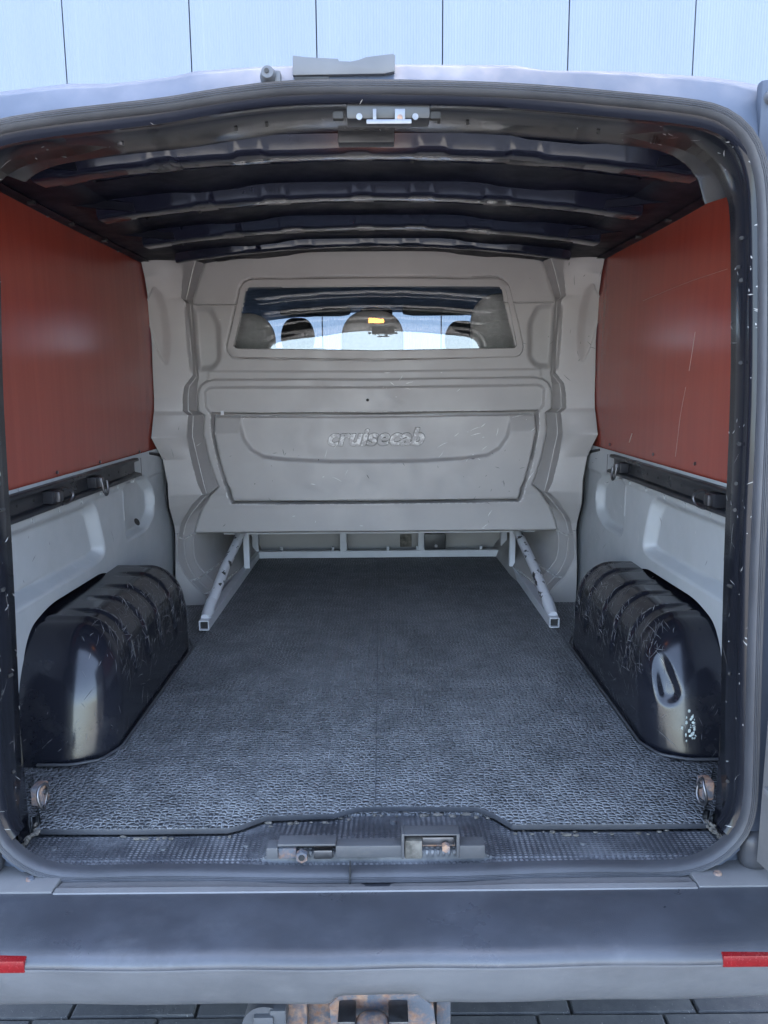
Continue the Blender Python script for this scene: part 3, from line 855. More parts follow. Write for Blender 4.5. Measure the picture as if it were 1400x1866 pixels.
for k in range(70):
    a = random.uniform(0, 6.283); r_ = abs(random.gauss(0, .014)); z = random.gauss(0, .017)
    m_ = Matrix.Translation((c[0] + r_ * math.cos(a), 1.688 + .26 * (c[2] + z - .55), c[2] + z)) @ Matrix.Diagonal((random.uniform(.001, .0045), .002, random.uniform(.0015, .006), 1))
    bmesh.ops.create_icosphere(bm, subdivisions=1, radius=1, matrix=m_)
bm_obj('sealant_smear', bm, 'chalk', aR)

# ---- floor of the load bay
mesh('load_floor', [(-.88, 1.475, .5385), (.88, 1.475, .5385), (.88, 4.1, .5385), (-.88, 4.1, .5385), (-.88, 1.475, .47), (.88, 1.475, .47), (.88, 4.1, .47), (-.88, 4.1, .47)],
     [(0, 1, 2, 3), (7, 6, 5, 4), (0, 4, 5, 1), (1, 5, 6, 2), (2, 6, 7, 3), (3, 7, 4, 0)], 'mat', van, flat=True)
# ================================================================== BULKHEAD
KEY = [ # seam, outer edge, ridge, inner edge  (photo pixels, left half)
 ((256,470),(330,452),(357,472),(372,481)), ((264,505),(333,499),(350,499),(365,502)), ((270,543),(330,543),(339,547),(351,547)), ((271,552),(338,551),(347,553),(352,558)),
 ((277,627),(346,627),(352,630),(356,627)), ((279,684),(351,684),(358,687),(363,687)), ((280,704),(336,704),(345,704),(360,706)), ((281,725),(333,722),(343,722),(359,722)),
 ((281,750),(333,749),(343,749),(360,749)), ((280,757),(343,757),(353,757),(371,756)), ((278,778),(341,780),(351,784),(370,783)), ((276,798),(340,796),(351,796),(370,792)),
 ((297,838),(348,838),(361,838),(380,836)), ((306,882),(360,882),(371,880),(392,873)), ((307,903),(369,901),(377,901),(398,887)), ((309,925),(350,919),(364,917),(382,903)),
 ((314,943),(336,942),(346,940),(367,927)), ((318,958),(329,958),(339,954),(357,954)), ((320,972),(325,974),(334,977),(354,968))]
LOW = [((320,972),(325,974),(334,977),(354,968)), ((320,990),(324,992),(336,990),(353,990)), ((320,1015),(323,1015),(338,1015),(355,1020)), ((320,1040),(333,1040),(347,1040),(366,1036)),
       ((321,1070),(347,1060),(364,1060),(384,1055)), ((323,1098),(376,1085),(386,1079),(400,1070)), ((324,1130),(388,1130),(398,1122),(412,1112))]
def key3d(rowk, k, low=False):
    a, b, c_, d = rowk
    t = (k if not low else 18)
    yo = 2.955 + .085 * float(ss(np.array(t), 13.5, 18))
    if low: yo = 3.04
    ps = atX(*a, -.834)
    if ps[1] > yo - .01: ps = atY(*a, yo - .01)
    return [ps, atY(*b, yo), atY(*c_, yo + .070 - .03 * float(ss(np.array(t), 14, 18))), atY(*d, yo + .150 - .070 * float(ss(np.array(t), 14, 18)))]
K3 = np.array([key3d(r_, i) for i, r_ in enumerate(KEY)])
ky = np.array([r_[3][1] for r_ in KEY], float)
rt = []
for i in range(len(KEY) - 1):
    m = max(2, int(round((ky[i + 1] - ky[i]) / 1.9)))
    rt += list(i + np.arange(m) / m)
rt.append(len(KEY) - 1.0); rt = np.array(rt)
ii = np.minimum(rt.astype(int), len(KEY) - 2); tt = (rt - ii)[:, None, None]
R3 = K3[ii] * (1 - tt) + K3[ii + 1] * tt                 # rows x 4 x 3
NR = len(rt)
nw, nf1, nc = 34, 5, 300
def seg(a, b, n, end=False):
    t = np.linspace(0, 1, n + 1)
    t = t if end else t[:-1]
    return a[:, None, :] * (1 - t)[None, :, None] + b[:, None, :] * t[None, :, None]
WING = seg(R3[:, 0], R3[:, 1], nw); 
# gentle bulge of the wing towards the bay
F1 = seg(R3[:, 1], R3[:, 2], nf1); F2 = seg(R3[:, 2], R3[:, 3], nf1)
tcol = np.linspace(-1, 1, nc + 1)
inn = R3[:, 3]
crn = .060 * (1 - ss(rt, 0, 2.0))
FACE = np.stack([-inn[:, 0:1] * -1 * 0 + np.abs(inn[:, 0:1]) * tcol[None, :], np.repeat(inn[:, 1:2], nc + 1, 1), inn[:, 2:3] + crn[:, None] * (1 - tcol[None, :] ** 2)], -1)
mirX = np.array([-1, 1, 1])
G = np.concatenate([WING, F1, F2, FACE, (F2[:, ::-1]) * mirX, (F1[:, ::-1]) * mirX, (WING[:, ::-1]) * mirX], 1)
# reduce duplicate border columns: FACE starts exactly at inner edge so F2 excludes it; mirrored parts start one step after
GL = G.copy(); GL[..., 0] = -np.abs(GL[..., 0])
PX = proj(GL)
H = np.zeros(G.shape[:2])
XC = float(proj((0, 3.1, 1.4))[0])
def sym(left):                                         # close a left outline over the centre line
    return left + [(2 * XC - a, b) for a, b in left[::-1]]
H += .005 * (1 - ss(PX[..., 1], 554, 557)) * (PX[..., 0] > 340)
H += -.006 * inside(np.abs(PX[..., 1] - 556) - .8, 2.2) * (PX[..., 0] > 340)
pk = rpoly([(330, 562), (382, 562), (397, 592), (399, 655), (388, 670), (330, 676)], 10)
H += -.020 * inside(sdf(PX, pk), 14)
H += .004 * inside(sdf(PX, sym([(380, 691), (380, 677)])), 3)
BIG = sym([(340, 1010), (359, 735), (361, 715), (368, 702), (378, 695), (392, 691.5)])
H += .014 * inside(sdf(PX, BIG), 3.6)
INA = sym([(388, 775), (388, 757), (377, 742), (375, 714), (381, 707.5), (388, 706)])
H += -.014 * inside(sdf(PX, INA), 4.5)
HATCH = sym([(425, 916), (420, 908), (417, 893), (411, 881), (400, 845), (388, 792), (387, 753)])
H += -.050 * inside(sdf(PX, HATCH), 3)
leaf = [(279, 526), (287, 535), (297, 565), (303, 610), (303, 640), (299, 662), (290, 645), (280, 610), (272, 580), (270, 550)]
lf = inside(sdf(PX, leaf), 9)
TRO = rpoly([(441, 507.5), (684, 505), (927, 507.5), (957, 635), (948, 652), (684, 656), (420, 652), (411, 636)], 22)
H += -.012 * inside(np.abs(sdf(PX, TRO)) - .4, 3.2)
# keep the borders of the face joined to the facets
edge_d = np.abs(G[..., 0]) - np.abs(inn[:, 0:1]); 
H *= np.where(np.abs(G[..., 0]) < np.abs(inn[:, 0:1]), np.clip((np.abs(inn[:, 0:1]) - np.abs(G[..., 0])) / .010, 0, 1), 0)
sgn = np.sign(G[..., 0])
G[..., 1] -= H
G[..., 0] += sgn * .014 * lf
G[..., 1] += .006 * lf
tw = np.concatenate([np.arange(nw) / nw, np.zeros(G.shape[1] - 2 * nw), (np.arange(nw) / nw)[::-1]])
bul = .012 * np.sin(np.pi * tw) * (tw > 0)
G[..., 0] -= sgn * bul[None, :] * .8; 
HOLE = rpoly([(449, 521), (684, 519), (919, 521), (947, 641), (684, 644), (421, 641)], 8)
dh = sdf(PX, HOLE)
nC = G.shape[1]
F = []
for i in range(NR - 1):
    for j in range(nC - 1):
        if dh[i, j] < -2 and dh[i + 1, j] < -2 and dh[i, j + 1] < -2 and dh[i + 1, j + 1] < -2: continue
        F.append((i * nC + j, (i + 1) * nC + j, (i + 1) * nC + j + 1, i * nC + j + 1))
V = G.reshape(-1, 3)
bulk = mesh('bulkhead', V, F, 'bulk', van, 55)
bulk['label'] = 'moulded beige plastic bulkhead with a wide window'
# rolled upper rim of the side wings and the lower lip
for s_ in (1, -1):
    a, b = R3[0, 0] * np.array([-s_, 1, 1]), R3[0, 1] * np.array([-s_, 1, 1])
    v, f = tube_vf([a, a * .5 + b * .5 + np.array([0, -.006, .002]), b], .0055, 8); mesh('wing_rim', v, f, 'trim', bulk, 80)
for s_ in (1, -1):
    v, f = tube_vf([p * np.array([-s_, 1, 1]) + np.array([0, -.0004, 0]) for p in R3[::2, 2]], .0017, 6); mesh('ridge_glint', v, f, 'edge', bulk, 80)  # pale bead draws the highlight along each ridge
lipz = R3[-1, 3]
rows = [[(x, lipz[1] - .0005, lipz[2]), (x, lipz[1] - .004, lipz[2] - .004 - .0012 * math.sin(x * 23)), (x, lipz[1] + .004, lipz[2] - .010), (x, lipz[1] + .35, lipz[2] - .012)] for x in np.linspace(-.742, .742, 60)]
v, f = loft(rows); mesh('lower_lip', v, f, 'trim', bulk, 50)

# window trim ring
def ring(name, outer, inner, yo, yi, mat, parent, lift=.006, n=160):
    O_ = resample(outer + [outer[0]], n + 1)[:-1]; I_ = resample(inner + [inner[0]], n + 1)[:-1]
    # align starts
    k = np.argmin(np.linalg.norm(I_ - O_[0], axis=1)); I_ = np.roll(I_, -k, 0)
    rows = []
    for t, y in ((0, yo + .012), (0.0, yo - lift * .6), (.06, yo - lift), (.5, yo - lift * 1.05), (.90, yo - lift), (.97, yo - lift * .5), (1.0, yi)):
        rows.append([tuple(atY(*(O_[i] * (1 - t) + I_[i] * t), y)) for i in range(n)])
    v, f = loft(rows, closed=True)
    return mesh(name, v, f, mat, parent, 40)
yf = 3.10
TRI = rpoly([(450, 524), (684, 521.5), (921, 523), (942, 633), (684, 638), (426, 634)], 4)
TRO2 = rpoly([(442, 509), (684, 506.5), (926, 508), (955.5, 635), (947, 650.5), (684, 654.5), (421, 651), (412.5, 636)], 21)
wt = ring('window_trim', TRO2, TRI, yf, yf + .022, 'trim', bulk)
GL_ = rpoly([(444, 517), (924, 517), (948, 641), (420, 641)], 4)
gp = [atY(a, b, yf + .012) for a, b in GL_]
zc_ = sum(p[2] for p in gp) / len(gp)
TILT = math.tan(rad(2.1))
gv = [(p[0], yf + .014 + (p[2] - zc_) * TILT, p[2]) for p in gp]
mesh('window_glass', gv, [tuple(range(len(gv)))], 'glass', bulk, flat=True)
GS = rpoly([(451, 525), (684, 522.5), (920, 524), (941, 632), (684, 637), (427, 633)], 4)
GS2 = rpoly([(455, 528), (684, 526), (916, 527), (935.5, 630), (684, 634), (432, 631)], 4)

# hatch panel in the lower half
HL = np.array([(389, 759), (389.5, 792), (401.5, 845), (412.5, 880), (419, 893), (422, 906), (426, 914)], float)
hy = np.linspace(759, 914, 84)
yh = 3.10 + .001
rowsv = []
tcol = np.linspace(-1, 1, 281)
for y in hy:
    e = atY(np.interp(y, HL[:, 1], HL[:, 0]), y, yh)
    rowsv.append([(abs(e[0]) * t, yh, e[2]) for t in tcol])
HG = np.array(rowsv); L_ = HG.copy(); L_[..., 0] = -np.abs(L_[..., 0]); P2 = proj(L_)
UU = sym([(434, 740), (436, 776), (443, 800), (458, 821), (480, 833), (520, 838), (600, 841.5)])
h = -.021 * inside(sdf(P2, UU), 7.5)
cor = -.026 * (1 - np.clip((P2[..., 1] - 759) / 31, 0, 1)) * (P2[..., 0] < 436)
h = np.minimum(h, cor)
h += -.010 * (1 - ss(sdf(P2, sym([tuple(p) for p in HL[::-1]])) * -1, 0, 3.0))
HG[..., 1] -= h
v, f = loft([[tuple(p) for p in r_] for r_ in HG])
f = [tuple(reversed(x)) for x in f]
hatch = mesh('hatch_panel', v, f, 'bulk', bulk, 50)
# embossed lettering
cu = bpy.data.curves.new('lettering', 'FONT'); cu.body = 'cruisecab'; cu.shear = .28; cu.size = .115; cu.extrude = .0016; cu.bevel_depth = .0012; cu.bevel_resolution = 1; cu.offset = .0045
cu.space_character = 1.03
to = bpy.data.objects.new('tmp_text', cu); COL.objects.link(to)
dg = bpy.context.evaluated_depsgraph_get()
tm = bpy.data.meshes.new_from_object(to.evaluated_get(dg))
bpy.data.objects.remove(to)
co = np.array([v_.co[:] for v_ in tm.vertices]); mn, mx = co.min(0), co.max(0)
a, b = atY(597, 815, yh), atY(775, 779, yh)
kx = (b[0] - a[0]) / (mx[0] - mn[0]); kz = (b[2] - a[2]) / (mx[1] - mn[1])
for v_ in tm.vertices:
    x, y, z = v_.co
    v_.co = (a[0] + (x - mn[0]) * kx, yh + .021 - z * 3.2 - .0004, a[2] + (y - mn[1]) * kz)
tm.materials.clear(); tm.materials.append(MT['bulk']); tm.materials.append(plain('shaded_letter_edge', (.17, .16, .155), .7))  # letter sides coloured darker to carry their shading
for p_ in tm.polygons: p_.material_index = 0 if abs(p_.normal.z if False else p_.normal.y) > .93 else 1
lo_ = link('lettering', tm, bulk); lo_['label'] = 'embossed slanted word cruisecab'
c = atY(670, 729, 3.088)
v, f = tube_vf([(c[0], 3.094, c[2]), (c[0], 3.102, c[2])], .006, 10); mesh('screw_hole', v, f, 'groove', bulk)
c = atY(405, 753, 3.08); box('paper_label', c[0] - .006, c[0] + .006, 3.083, 3.086, c[2] - .007, c[2] + .009, 'frame', bulk, 0)

# foam seal along the upper edge of the bulkhead
tp = [(x, float(np.interp(abs(x), [0, .66, .72], [3.09, 3.07, 3.0])), float(np.interp(abs(x), [0, .3, .5, .64, .69, .74], [1.0, .985, .958, .935, .95, .985])) * 0 + 0) for x in np.linspace(-.745, .745, 60)]
fz = []
for x in np.linspace(-.70, .70, 70):
    z = inn[0, 2] + .060 * (1 - min(1, abs(x) / abs(inn[0, 0])) ** 2)
    if abs(x) > .60: z += .045 * float(ss(np.array(abs(x)), .60, .70))
    fz.append((x, 3.075, z + .007 + .003 * math.sin(x * 40) * math.sin(x * 13)))
v, f = tube_vf(fz, [.0105 + .004 * math.sin(p[0] * 31) for p in fz], 10); mesh('foam_strip', v, f, 'foam', bulk, 80)
v, f = tube_vf([(p[0], p[1] - .004, p[2] + .016) for p in fz], .006, 8); mesh('edge_bead', v, f, 'roof', bulk, 80)

# cheeks of the foot recess below the bulkhead and the back of the recess
KL = np.array([key3d(r_, 18 + i, True) for i, r_ in enumerate(LOW)])
for s_ in (1, -1):
    kk = np.array([resample(chaikin(KL[:, j], 2), 36) for j in range(4)])       # 4 x 36 x 3
    deep = kk[3] + np.array([.035, .30, 0]); deep2 = kk[3] + np.array([.05, .92, 0])
    wall = kk[0] + np.array([-.012, -.05, 0])
    stack = [kk[0]] + [kk[0] * (1 - t) + kk[1] * t for t in (.5,)] + [kk[1], kk[1] * .5 + kk[2] * .5 + np.array([0, .006, 0]), kk[2], kk[2] * .5 + kk[3] * .5 + np.array([0, .004, 0]), kk[3], deep, deep2]
    rows = [[tuple(p * np.array([-s_, 1, 1])) for p in st] for st in stack]
    v, f = loft(rows)
    if s_ < 0: f = [tuple(reversed(x)) for x in f]
    ck = mesh('recess_cheek', v, f, 'bulk', bulk, 40)
    for j in (1, 2, 3):
        v, f = tube_vf([q * np.array([-s_, 1, 1]) for q in kk[j]], .0035, 6); mesh('cheek_bead', v, f, 'trim', ck, 80)
    for t in (.03, .52, .72):
        i = int(t * 35)
        pth = [np.array([-s_, 1, 1]) * (q) for q in (kk[1][i] + np.array([.0, .002, 0]), kk[2][i], kk[3][i], deep[i])]
        v, f = tube_vf(pth, .004, 6); mesh('cheek_rib', v, f, 'bulk', ck, 80)
    # lower wing patch reaching the floor
    P0 = [np.array([-s_, 1, 1]) * q for q in (KL[2, 0], KL[5, 0], KL[5, 1] + np.array([0.02, .03, -.03]), KL[3, 1])]
mesh('recess_back', [(-.80, 3.95, .50), (.80, 3.95, .50), (.80, 3.95, .95), (-.80, 3.95, .95)], [(0, 1, 2, 3)], 'bulk', bulk, flat=True)
for px, w_ in ((740, .03), (930, .05)):
    c = atY(px, 985, 3.93); box('recess_patch', c[0] - w_, c[0] + w_, 3.935, 3.948, c[2] - .035, c[2] + .03, 'tan' if w_ < .04 else 'trim', bulk, .002)
# black cable along the seam
for s_ in (1, -1):
    pts = [(272, 826), (297, 830), (304, 840), (306, 855), (307, 900), (308, 922), (314, 942), (319, 962), (321, 1000), (320, 1045), (322, 1080), (324, 1108)]
    P = [atX(a, b, -.832) for a, b in pts]
    P = [np.array([-s_ * q[0], q[1], q[2]]) for q in chaikin(P, 2)]
    rr_ = [float(.0045 + .0035 * math.sin(min(1, i / len(P) * 1.6) * 3.14)) for i in range(len(P))]
    v, f = tube_vf(P, rr_, 8); mesh('seam_cable', v, f, 'cable', van, 80)

# ================================================================== CAB seen through the glass
def rbox(lo, hi, r, n=10):
    lo, hi, r = map(lambda a: np.array(a, float), (lo, hi, r))
    bm = bmesh.new(); bmesh.ops.create_cube(bm, size=2); bmesh.ops.subdivide_edges(bm, edges=bm.edges, cuts=n, use_grid_fill=True)
    c = (lo + hi) / 2; h_ = (hi - lo) / 2
    for v_ in bm.verts:
        p = c + np.array(v_.co) * h_; q = np.clip(p, lo + r, hi - r); d = (p - q) / r; L = np.linalg.norm(d)
        if L > 1e-9: p = q + r * d / L
        v_.co = p
    return bm
def seat(xc, y, ztop, wbk, whead, mat, hh=.20):
    bm = rbox((xc - wbk, y - .05, .95), (xc + wbk, y + .12, ztop - hh + .02), (.08, .06, .10))
    st = bm_obj('cab_seat', bm, mat, van, 80)
    bm = rbox((xc - wbk, y + .0, .80), (xc + wbk, y + .50, .98), (.06, .06, .06)); bm_obj('seat_cushion', bm, mat, st, 80)
    bm = rbox((xc - whead, y - .04, ztop - hh), (xc + whead, y + .07, ztop), (whead * .75, .05, .11)); bm_obj('headrest', bm, mat, st, 80)
    for s_ in (-1, 1):
        v, f = tube_vf([(xc + s_ * .05, y + .02, ztop - hh - .06), (xc + s_ * .05, y + .02, ztop - hh + .05)], .006, 8); mesh('headrest_post', v, f, 'steel', st)
    return st
seat(-.575, 3.36, 1.725, .225, .15, 'seatfab', .34)
seat(-.01, 3.40, 1.735, .17, .135, 'seatfab', .26)
seat(.575, 3.36, 1.80, .225, .165, 'seatfab', .40)
seat(-.455, 4.55, 1.805, .22, .098, 'seatdark', .19)
seat(.495, 4.55, 1.782, .22, .098, 'seatdark', .19)
# headliner, windscreen surround, dash, glazing
rows = [[(x, y, z - .05 * abs(x) ** 2) for x in np.linspace(-.82, .82, 21)] for y, z in ((3.14, 1.915), (3.6, 1.92), (4.4, 1.915), (4.85, 1.90), (5.0, 1.885), (5.02, 1.90))]
v, f = loft(rows); mesh('cab_headliner', v, f, 'cabdark', van, 60)
for s_ in (-1, 1):
    bm = rbox((s_ * .38 - .22, 4.90, 1.842), (s_ * .38 + .22, 4.93, 1.905), (.03, .014, .03), 6); bm_obj('sun_visor', bm, 'visor', van, 80)
bm = rbox((-.10, 4.84, 1.835), (.10, 4.87, 1.885), (.03, .012, .028), 6); bm_obj('cab_mirror', bm, 'blackplast', van, 80)
sc_ = [(-.80, 4.98, 1.90), (.80, 4.98, 1.90), (.86, 5.75, 1.22), (-.86, 5.75, 1.22)]
mesh('windscreen', sc_, [(0, 1, 2, 3)], 'screen', van, flat=True)
bm = rbox((-.84, 5.15, .80), (.84, 5.80, 1.22), (.05, .15, .12), 8); bm_obj('dashboard', bm, 'cabdark', van, 80)
for s_ in (1, -1):
    rows = [[(s_ * x, y, z) for y in (3.12, 3.9, 4.9)] for x, z in ((.86, .55), (.88, 1.22))]
    v, f = loft(rows); mesh('cab_door_lining', v, f, 'cabdark', van, 60)
    mesh('side_window', [(s_ * .875, 3.75, 1.24), (s_ * .875, 4.75, 1.24), (s_ * .80, 4.70, 1.80), (s_ * .80, 3.75, 1.80)], [(0, 1, 2, 3)], 'screen', van, flat=True)
    rows = [[(s_ * .875, y, 1.22), (s_ * .80, y, 1.88)] for y in (3.12, 3.75)]
    v, f = loft(rows); mesh('cab_pillar', v, f, 'cabdark', van, 60)
    v, f = tube_vf([(s_ * .80, 4.98, 1.87), (s_ * .86, 5.75, 1.22)], .035, 10); mesh('windscreen_pillar', v, f, 'cabdark', van, 60)
mesh('cab_floor', [(-.85, 4.0, .50), (.85, 4.0, .50), (.85, 5.9, .50), (-.85, 5.9, .50)], [(0, 1, 2, 3)], 'cabdark', van, flat=True)
# bonnet and nose
rows = []
for y, zt, xw in ((5.0, 1.22, .93), (5.5, 1.23, .93), (5.78, 1.18, .92), (6.05, 1.02, .86), (6.18, .80, .78), (6.20, .45, .76)):
    rows.append([(-xw, y, .42), (-xw, y, zt * .8), (-xw * .88, y, zt), (0, y + .03, zt + .02), (xw * .88, y, zt), (xw, y, zt * .8), (xw, y, .42)])
v, f = loft(rows[1:]); mesh('bonnet', v, f, 'silver', van, 50)
# wheels
wr = .31
for x, y in ((-.80, 2.13), (.80, 2.13), (-.80, 5.30), (.80, 5.30)):
    def lathe(prof_):
        return loft([[(x + a, y + r_ * math.cos(t), wr + .004 + r_ * math.sin(t)) for t in np.linspace(0, 2 * math.pi, 33)[:-1]] for a, r_ in prof_], closed=True)
    v, f = lathe([(-.10, .2), (-.10, wr - .03), (-.085, wr - .004), (0, wr), (.085, wr - .004), (.10, wr - .03), (.10, .2)])
    wl = mesh('wheel', v, f, 'tyre', van, 50)
    v, f = lathe([(-.09, .205), (-.06, .19), (-.05, .06), (.05, .06), (.06, .19), (.09, .205)]); mesh('rim', v, f, 'steel', wl, 40)
mesh('underbody', [(-.70, 1.5, .44), (.70, 1.5, .44), (.70, 6.0, .40), (-.70, 6.0, .40)], [(3, 2, 1, 0)], 'tyre', van, flat=True)

# ================================================================== SILL, BUMPER, TOW BAR
# scuff plate between mat and seal
NEAR = [(60, 1511), (250, 1511), (415, 1509), (440, 1503), (482, 1487), (610, 1482), (650, 1471), (700, 1469), (868, 1470), (900, 1482), (934, 1502), (1100, 1502), (1306, 1500)]
near3 = [atZ(a, b, FLOOR) for a, b in NEAR]
def nearY(x): return float(np.interp(x, [p[0] for p in near3], [p[1] for p in near3]))
xs_ = np.linspace(-.69, .69, 190)
HUMP = (atY(494, 1540, 1.33)[0], atY(876, 1540, 1.33)[0])
rows = []
for x in xs_:
    yn = nearY(x) + .022
    hp = float(ss(np.array(x), HUMP[0] - .030, HUMP[0] + .012) * (1 - ss(np.array(x), HUMP[1] - .012, HUMP[1] + .034)))
    dip = .010 * hp
    zt = .534
    r_ = [(x, yn + .03, .520), (x, yn - .018, .531)]
    for t in np.linspace(0, 1, 7):
        y = yn - .02 + (1.338 - yn + .02) * t
        r_.append((x, y, zt + .016 * hp * float(ss(np.array(y), yn - .022, 1.375))))
    r_ += [(x, 1.333, zt + .013 * hp - .001), (x, 1.3305, zt - .004 + .006 * hp), (x, 1.329, .532 - dip * .5), (x, 1.318, .527 - dip), (x, 1.30, .523 - dip)]
    rows.append(r_)
v, f = loft(rows)
f = [tuple(reversed(q)) for q in f]
sill = mesh('sill_plate', v, f, 'scuff', van, 40)
# smooth fascia of the latch cover, pierced twice
def pxbox(name, x0, y0, x1, y1, Ya, Yb, mat, parent, bev=.0015):
    a, b = atY(x0, y1, Ya), atY(x1, y0, Ya)
    return box(name, a[0], b[0], Ya, Yb, a[2], b[2], mat, parent, bev)
yF = 1.318
cov = pxbox('latch_cover', 612, 1541, 734, 1564, yF, 1.345, 'cover', van, .003)
for i, q in enumerate(((486, 1546, 506, 1566), (834, 1541, 884, 1565), (506, 1538, 612, 1543), (732, 1520, 838, 1524), (732, 1520, 737, 1566), (832, 1522, 838, 1564))):
    pxbox('cover_rim', *q, yF - .001 - .0006 * i, 1.346, 'cover', cov, .0015)
pxbox('latch_pocket', 505, 1542, 612, 1568, 1.342, 1.35, 'groove', cov, 0)
pxbox('latch_pocket', 735, 1523, 836, 1566, 1.343, 1.352, 'rust', cov, 0)
pxbox('latch_bracket', 507, 1546, 540, 1566, 1.322, 1.341, 'rust', cov, .003)
pxbox('latch_bracket', 572, 1550, 606, 1566, 1.322, 1.341, 'steel', cov, .003)
pxbox('latch_bracket', 738, 1532, 770, 1566, 1.324, 1.341, 'tan', cov, .004)
pxbox('latch_bracket', 770, 1526, 828, 1540, 1.328, 1.341, 'steel', cov, .002)
for px, py in ((550, 1562), (813, 1546)):
    c = atY(px, py, 1.312)
    bm = bmesh.new(); bmesh.ops.create_cone(bm, segments=6, radius1=.0115 if px < 700 else .008, radius2=.0115 if px < 700 else .008, depth=.012, cap_ends=True, matrix=Matrix.Translation((c[0], 1.316, c[2])) @ Matrix.Rotation(math.pi / 2, 4, 'X'))
    bm_obj('latch_bolt', bm, 'rust', cov)
    if px < 700:
        v, f = tube_vf([(c[0], 1.3085, c[2]), (c[0], 1.312, c[2])], .006, 10); mesh('bolt_hole', v, f, 'groove', cov)
# rivets on the scuff plate
for px, py in ((98, 1540), (298, 1540), (449, 1534), (717, 1500), (1063, 1530)):
    c = atZ(px, py, .542); v, f = tube_vf([(c[0], c[1], .526), (c[0], c[1], .5375 + (.012 if px == 717 else 0))], [.0085, .006], 12); mesh('rivet', v, f, 'socket', sill)
# dried foam crumbs along the edge of the mat
bm = bmesh.new()
for k in range(55):
    x = random.uniform(-.62, .62); y = nearY(x) + random.uniform(-.014, .002)
    s0 = random.uniform(.0015, .0045)
    bmesh.ops.create_icosphere(bm, subdivisions=1, radius=1, matrix=Matrix.Translation((x, y, .5365)) @ Matrix.Diagonal((s0 * random.uniform(1, 3), s0 * 1.2, s0 * .8, 1)))
o = bm_obj('dirt_crumbs', bm, 'tan', sill); o['kind'] = 'stuff'
# tie-down cups in the rear corners
for s_, px, py in ((1, 1296, 1446), (-1, 62, 1457)):
    c = atY(px, py, 1.405)
    x = c[0]
    tie = box('tie_down', x - .012, x + .012, 1.415, 1.45, c[2] - .022, c[2] + .018, 'rust', van, .006)
    pth = [(x - s_ * .014 + .003 * math.sin(2 * t), 1.415 + .020 * math.cos(t), c[2] + .026 * math.sin(t)) for t in np.linspace(0, 6.283, 22)]
    v, f = tube_vf(pth, .0030, 8, False); mesh('tie_ring', v, f, 'steel', tie, 80)
    v, f = tube_vf([(x - s_ * .016, 1.425, c[2] + .006), (x - s_ * .004, 1.425, c[2] + .006)], .006, 6); mesh('tie_bolt', v, f, 'steel', tie)
    bm = bmesh.new()
    for k in range(30):
        t = k / 29
        bmesh.ops.create_icosphere(bm, subdivisions=1, radius=1, matrix=Matrix.Translation((x + s_ * (.000 + .012 * t) + random.gauss(0, .003), 1.42 - .065 * t + random.gauss(0, .004), .545 + abs(random.gauss(0, .006)) * (1 - t))) @ Matrix.Diagonal((random.uniform(.003, .006), random.uniform(.003, .008), .004, 1)))
    bm_obj('dried_foam', bm, 'tan', tie)

# bumper: one section swept over the width
sec = [(1.310, .508), (1.280, .512), (1.262, .520), (1.245, .5265), (1.215, .530), (1.17, .5315), (1.13, .5315), (1.105, .530), (1.092, .527), (1.084, .522), (1.080, .516), (1.0785, .510), (1.081, .5045), (1.083, .501), (1.086, .495), (1.098, .470), (1.117, .435), (1.137, .402), (1.148, .387), (1.160, .381), (1.20, .383), (1.25, .40)]
rows = []
bx_ = np.concatenate([np.linspace(-.98, -.14, 36), np.linspace(-.13, .13, 27), np.linspace(.14, .98, 36)])
c0, c1 = atY(605, 1812, 1.15)[0], atY(772, 1812, 1.15)[0]
for x in bx_:
    bow_ = .16 * max(0, abs(x) - .72) ** 1.6 * 3 + .012 * x * x
    notch = float(ss(np.array(x), c0 - .008, c0 + .014) * (1 - ss(np.array(x), c1 - .014, c1 + .008)))
    r_ = []
    for y, z in sec:
        if z < .42 and y > 1.12: z += .016 * notch * (1 if y < 1.21 else 0)
        r_.append((x, y + bow_, z + (.0012 * math.sin(x * 21) if y < 1.2 else 0)))
    rows.append(r_)
v, f = loft(rows)
f = [tuple(reversed(q)) for q in f]
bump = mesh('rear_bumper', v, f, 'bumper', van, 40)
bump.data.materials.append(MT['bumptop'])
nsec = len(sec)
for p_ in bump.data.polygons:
    if max(i_ % nsec for i_ in p_.vertices) < 12: p_.material_index = 1  # top rows painted darker than the face for the reflected light
for x0, x1, y0, y1 in ((-60, 44, 1749, 1769), (1318, 1460, 1738, 1757)):
    xa, xb = (atY(x0, 1758, 1.082)[0], atY(x1, 1758, 1.082)[0])
    xm = (xa + xb) / 2; bw = .012 * xm * xm
    za, zb = atY(x0, y1, 1.080 + bw)[2], atY(x0, y0, 1.080 + bw)[2]
    if x0 > 0: za, zb = atY(x1 - 80, y1, 1.080 + bw)[2], atY(x1 - 80, y0, 1.080 + bw)[2]
    rf = box('reflector', xa, xb, 1.0772 + bw, 1.105 + bw, za - .003, zb - .002, 'red', bump, .0015)
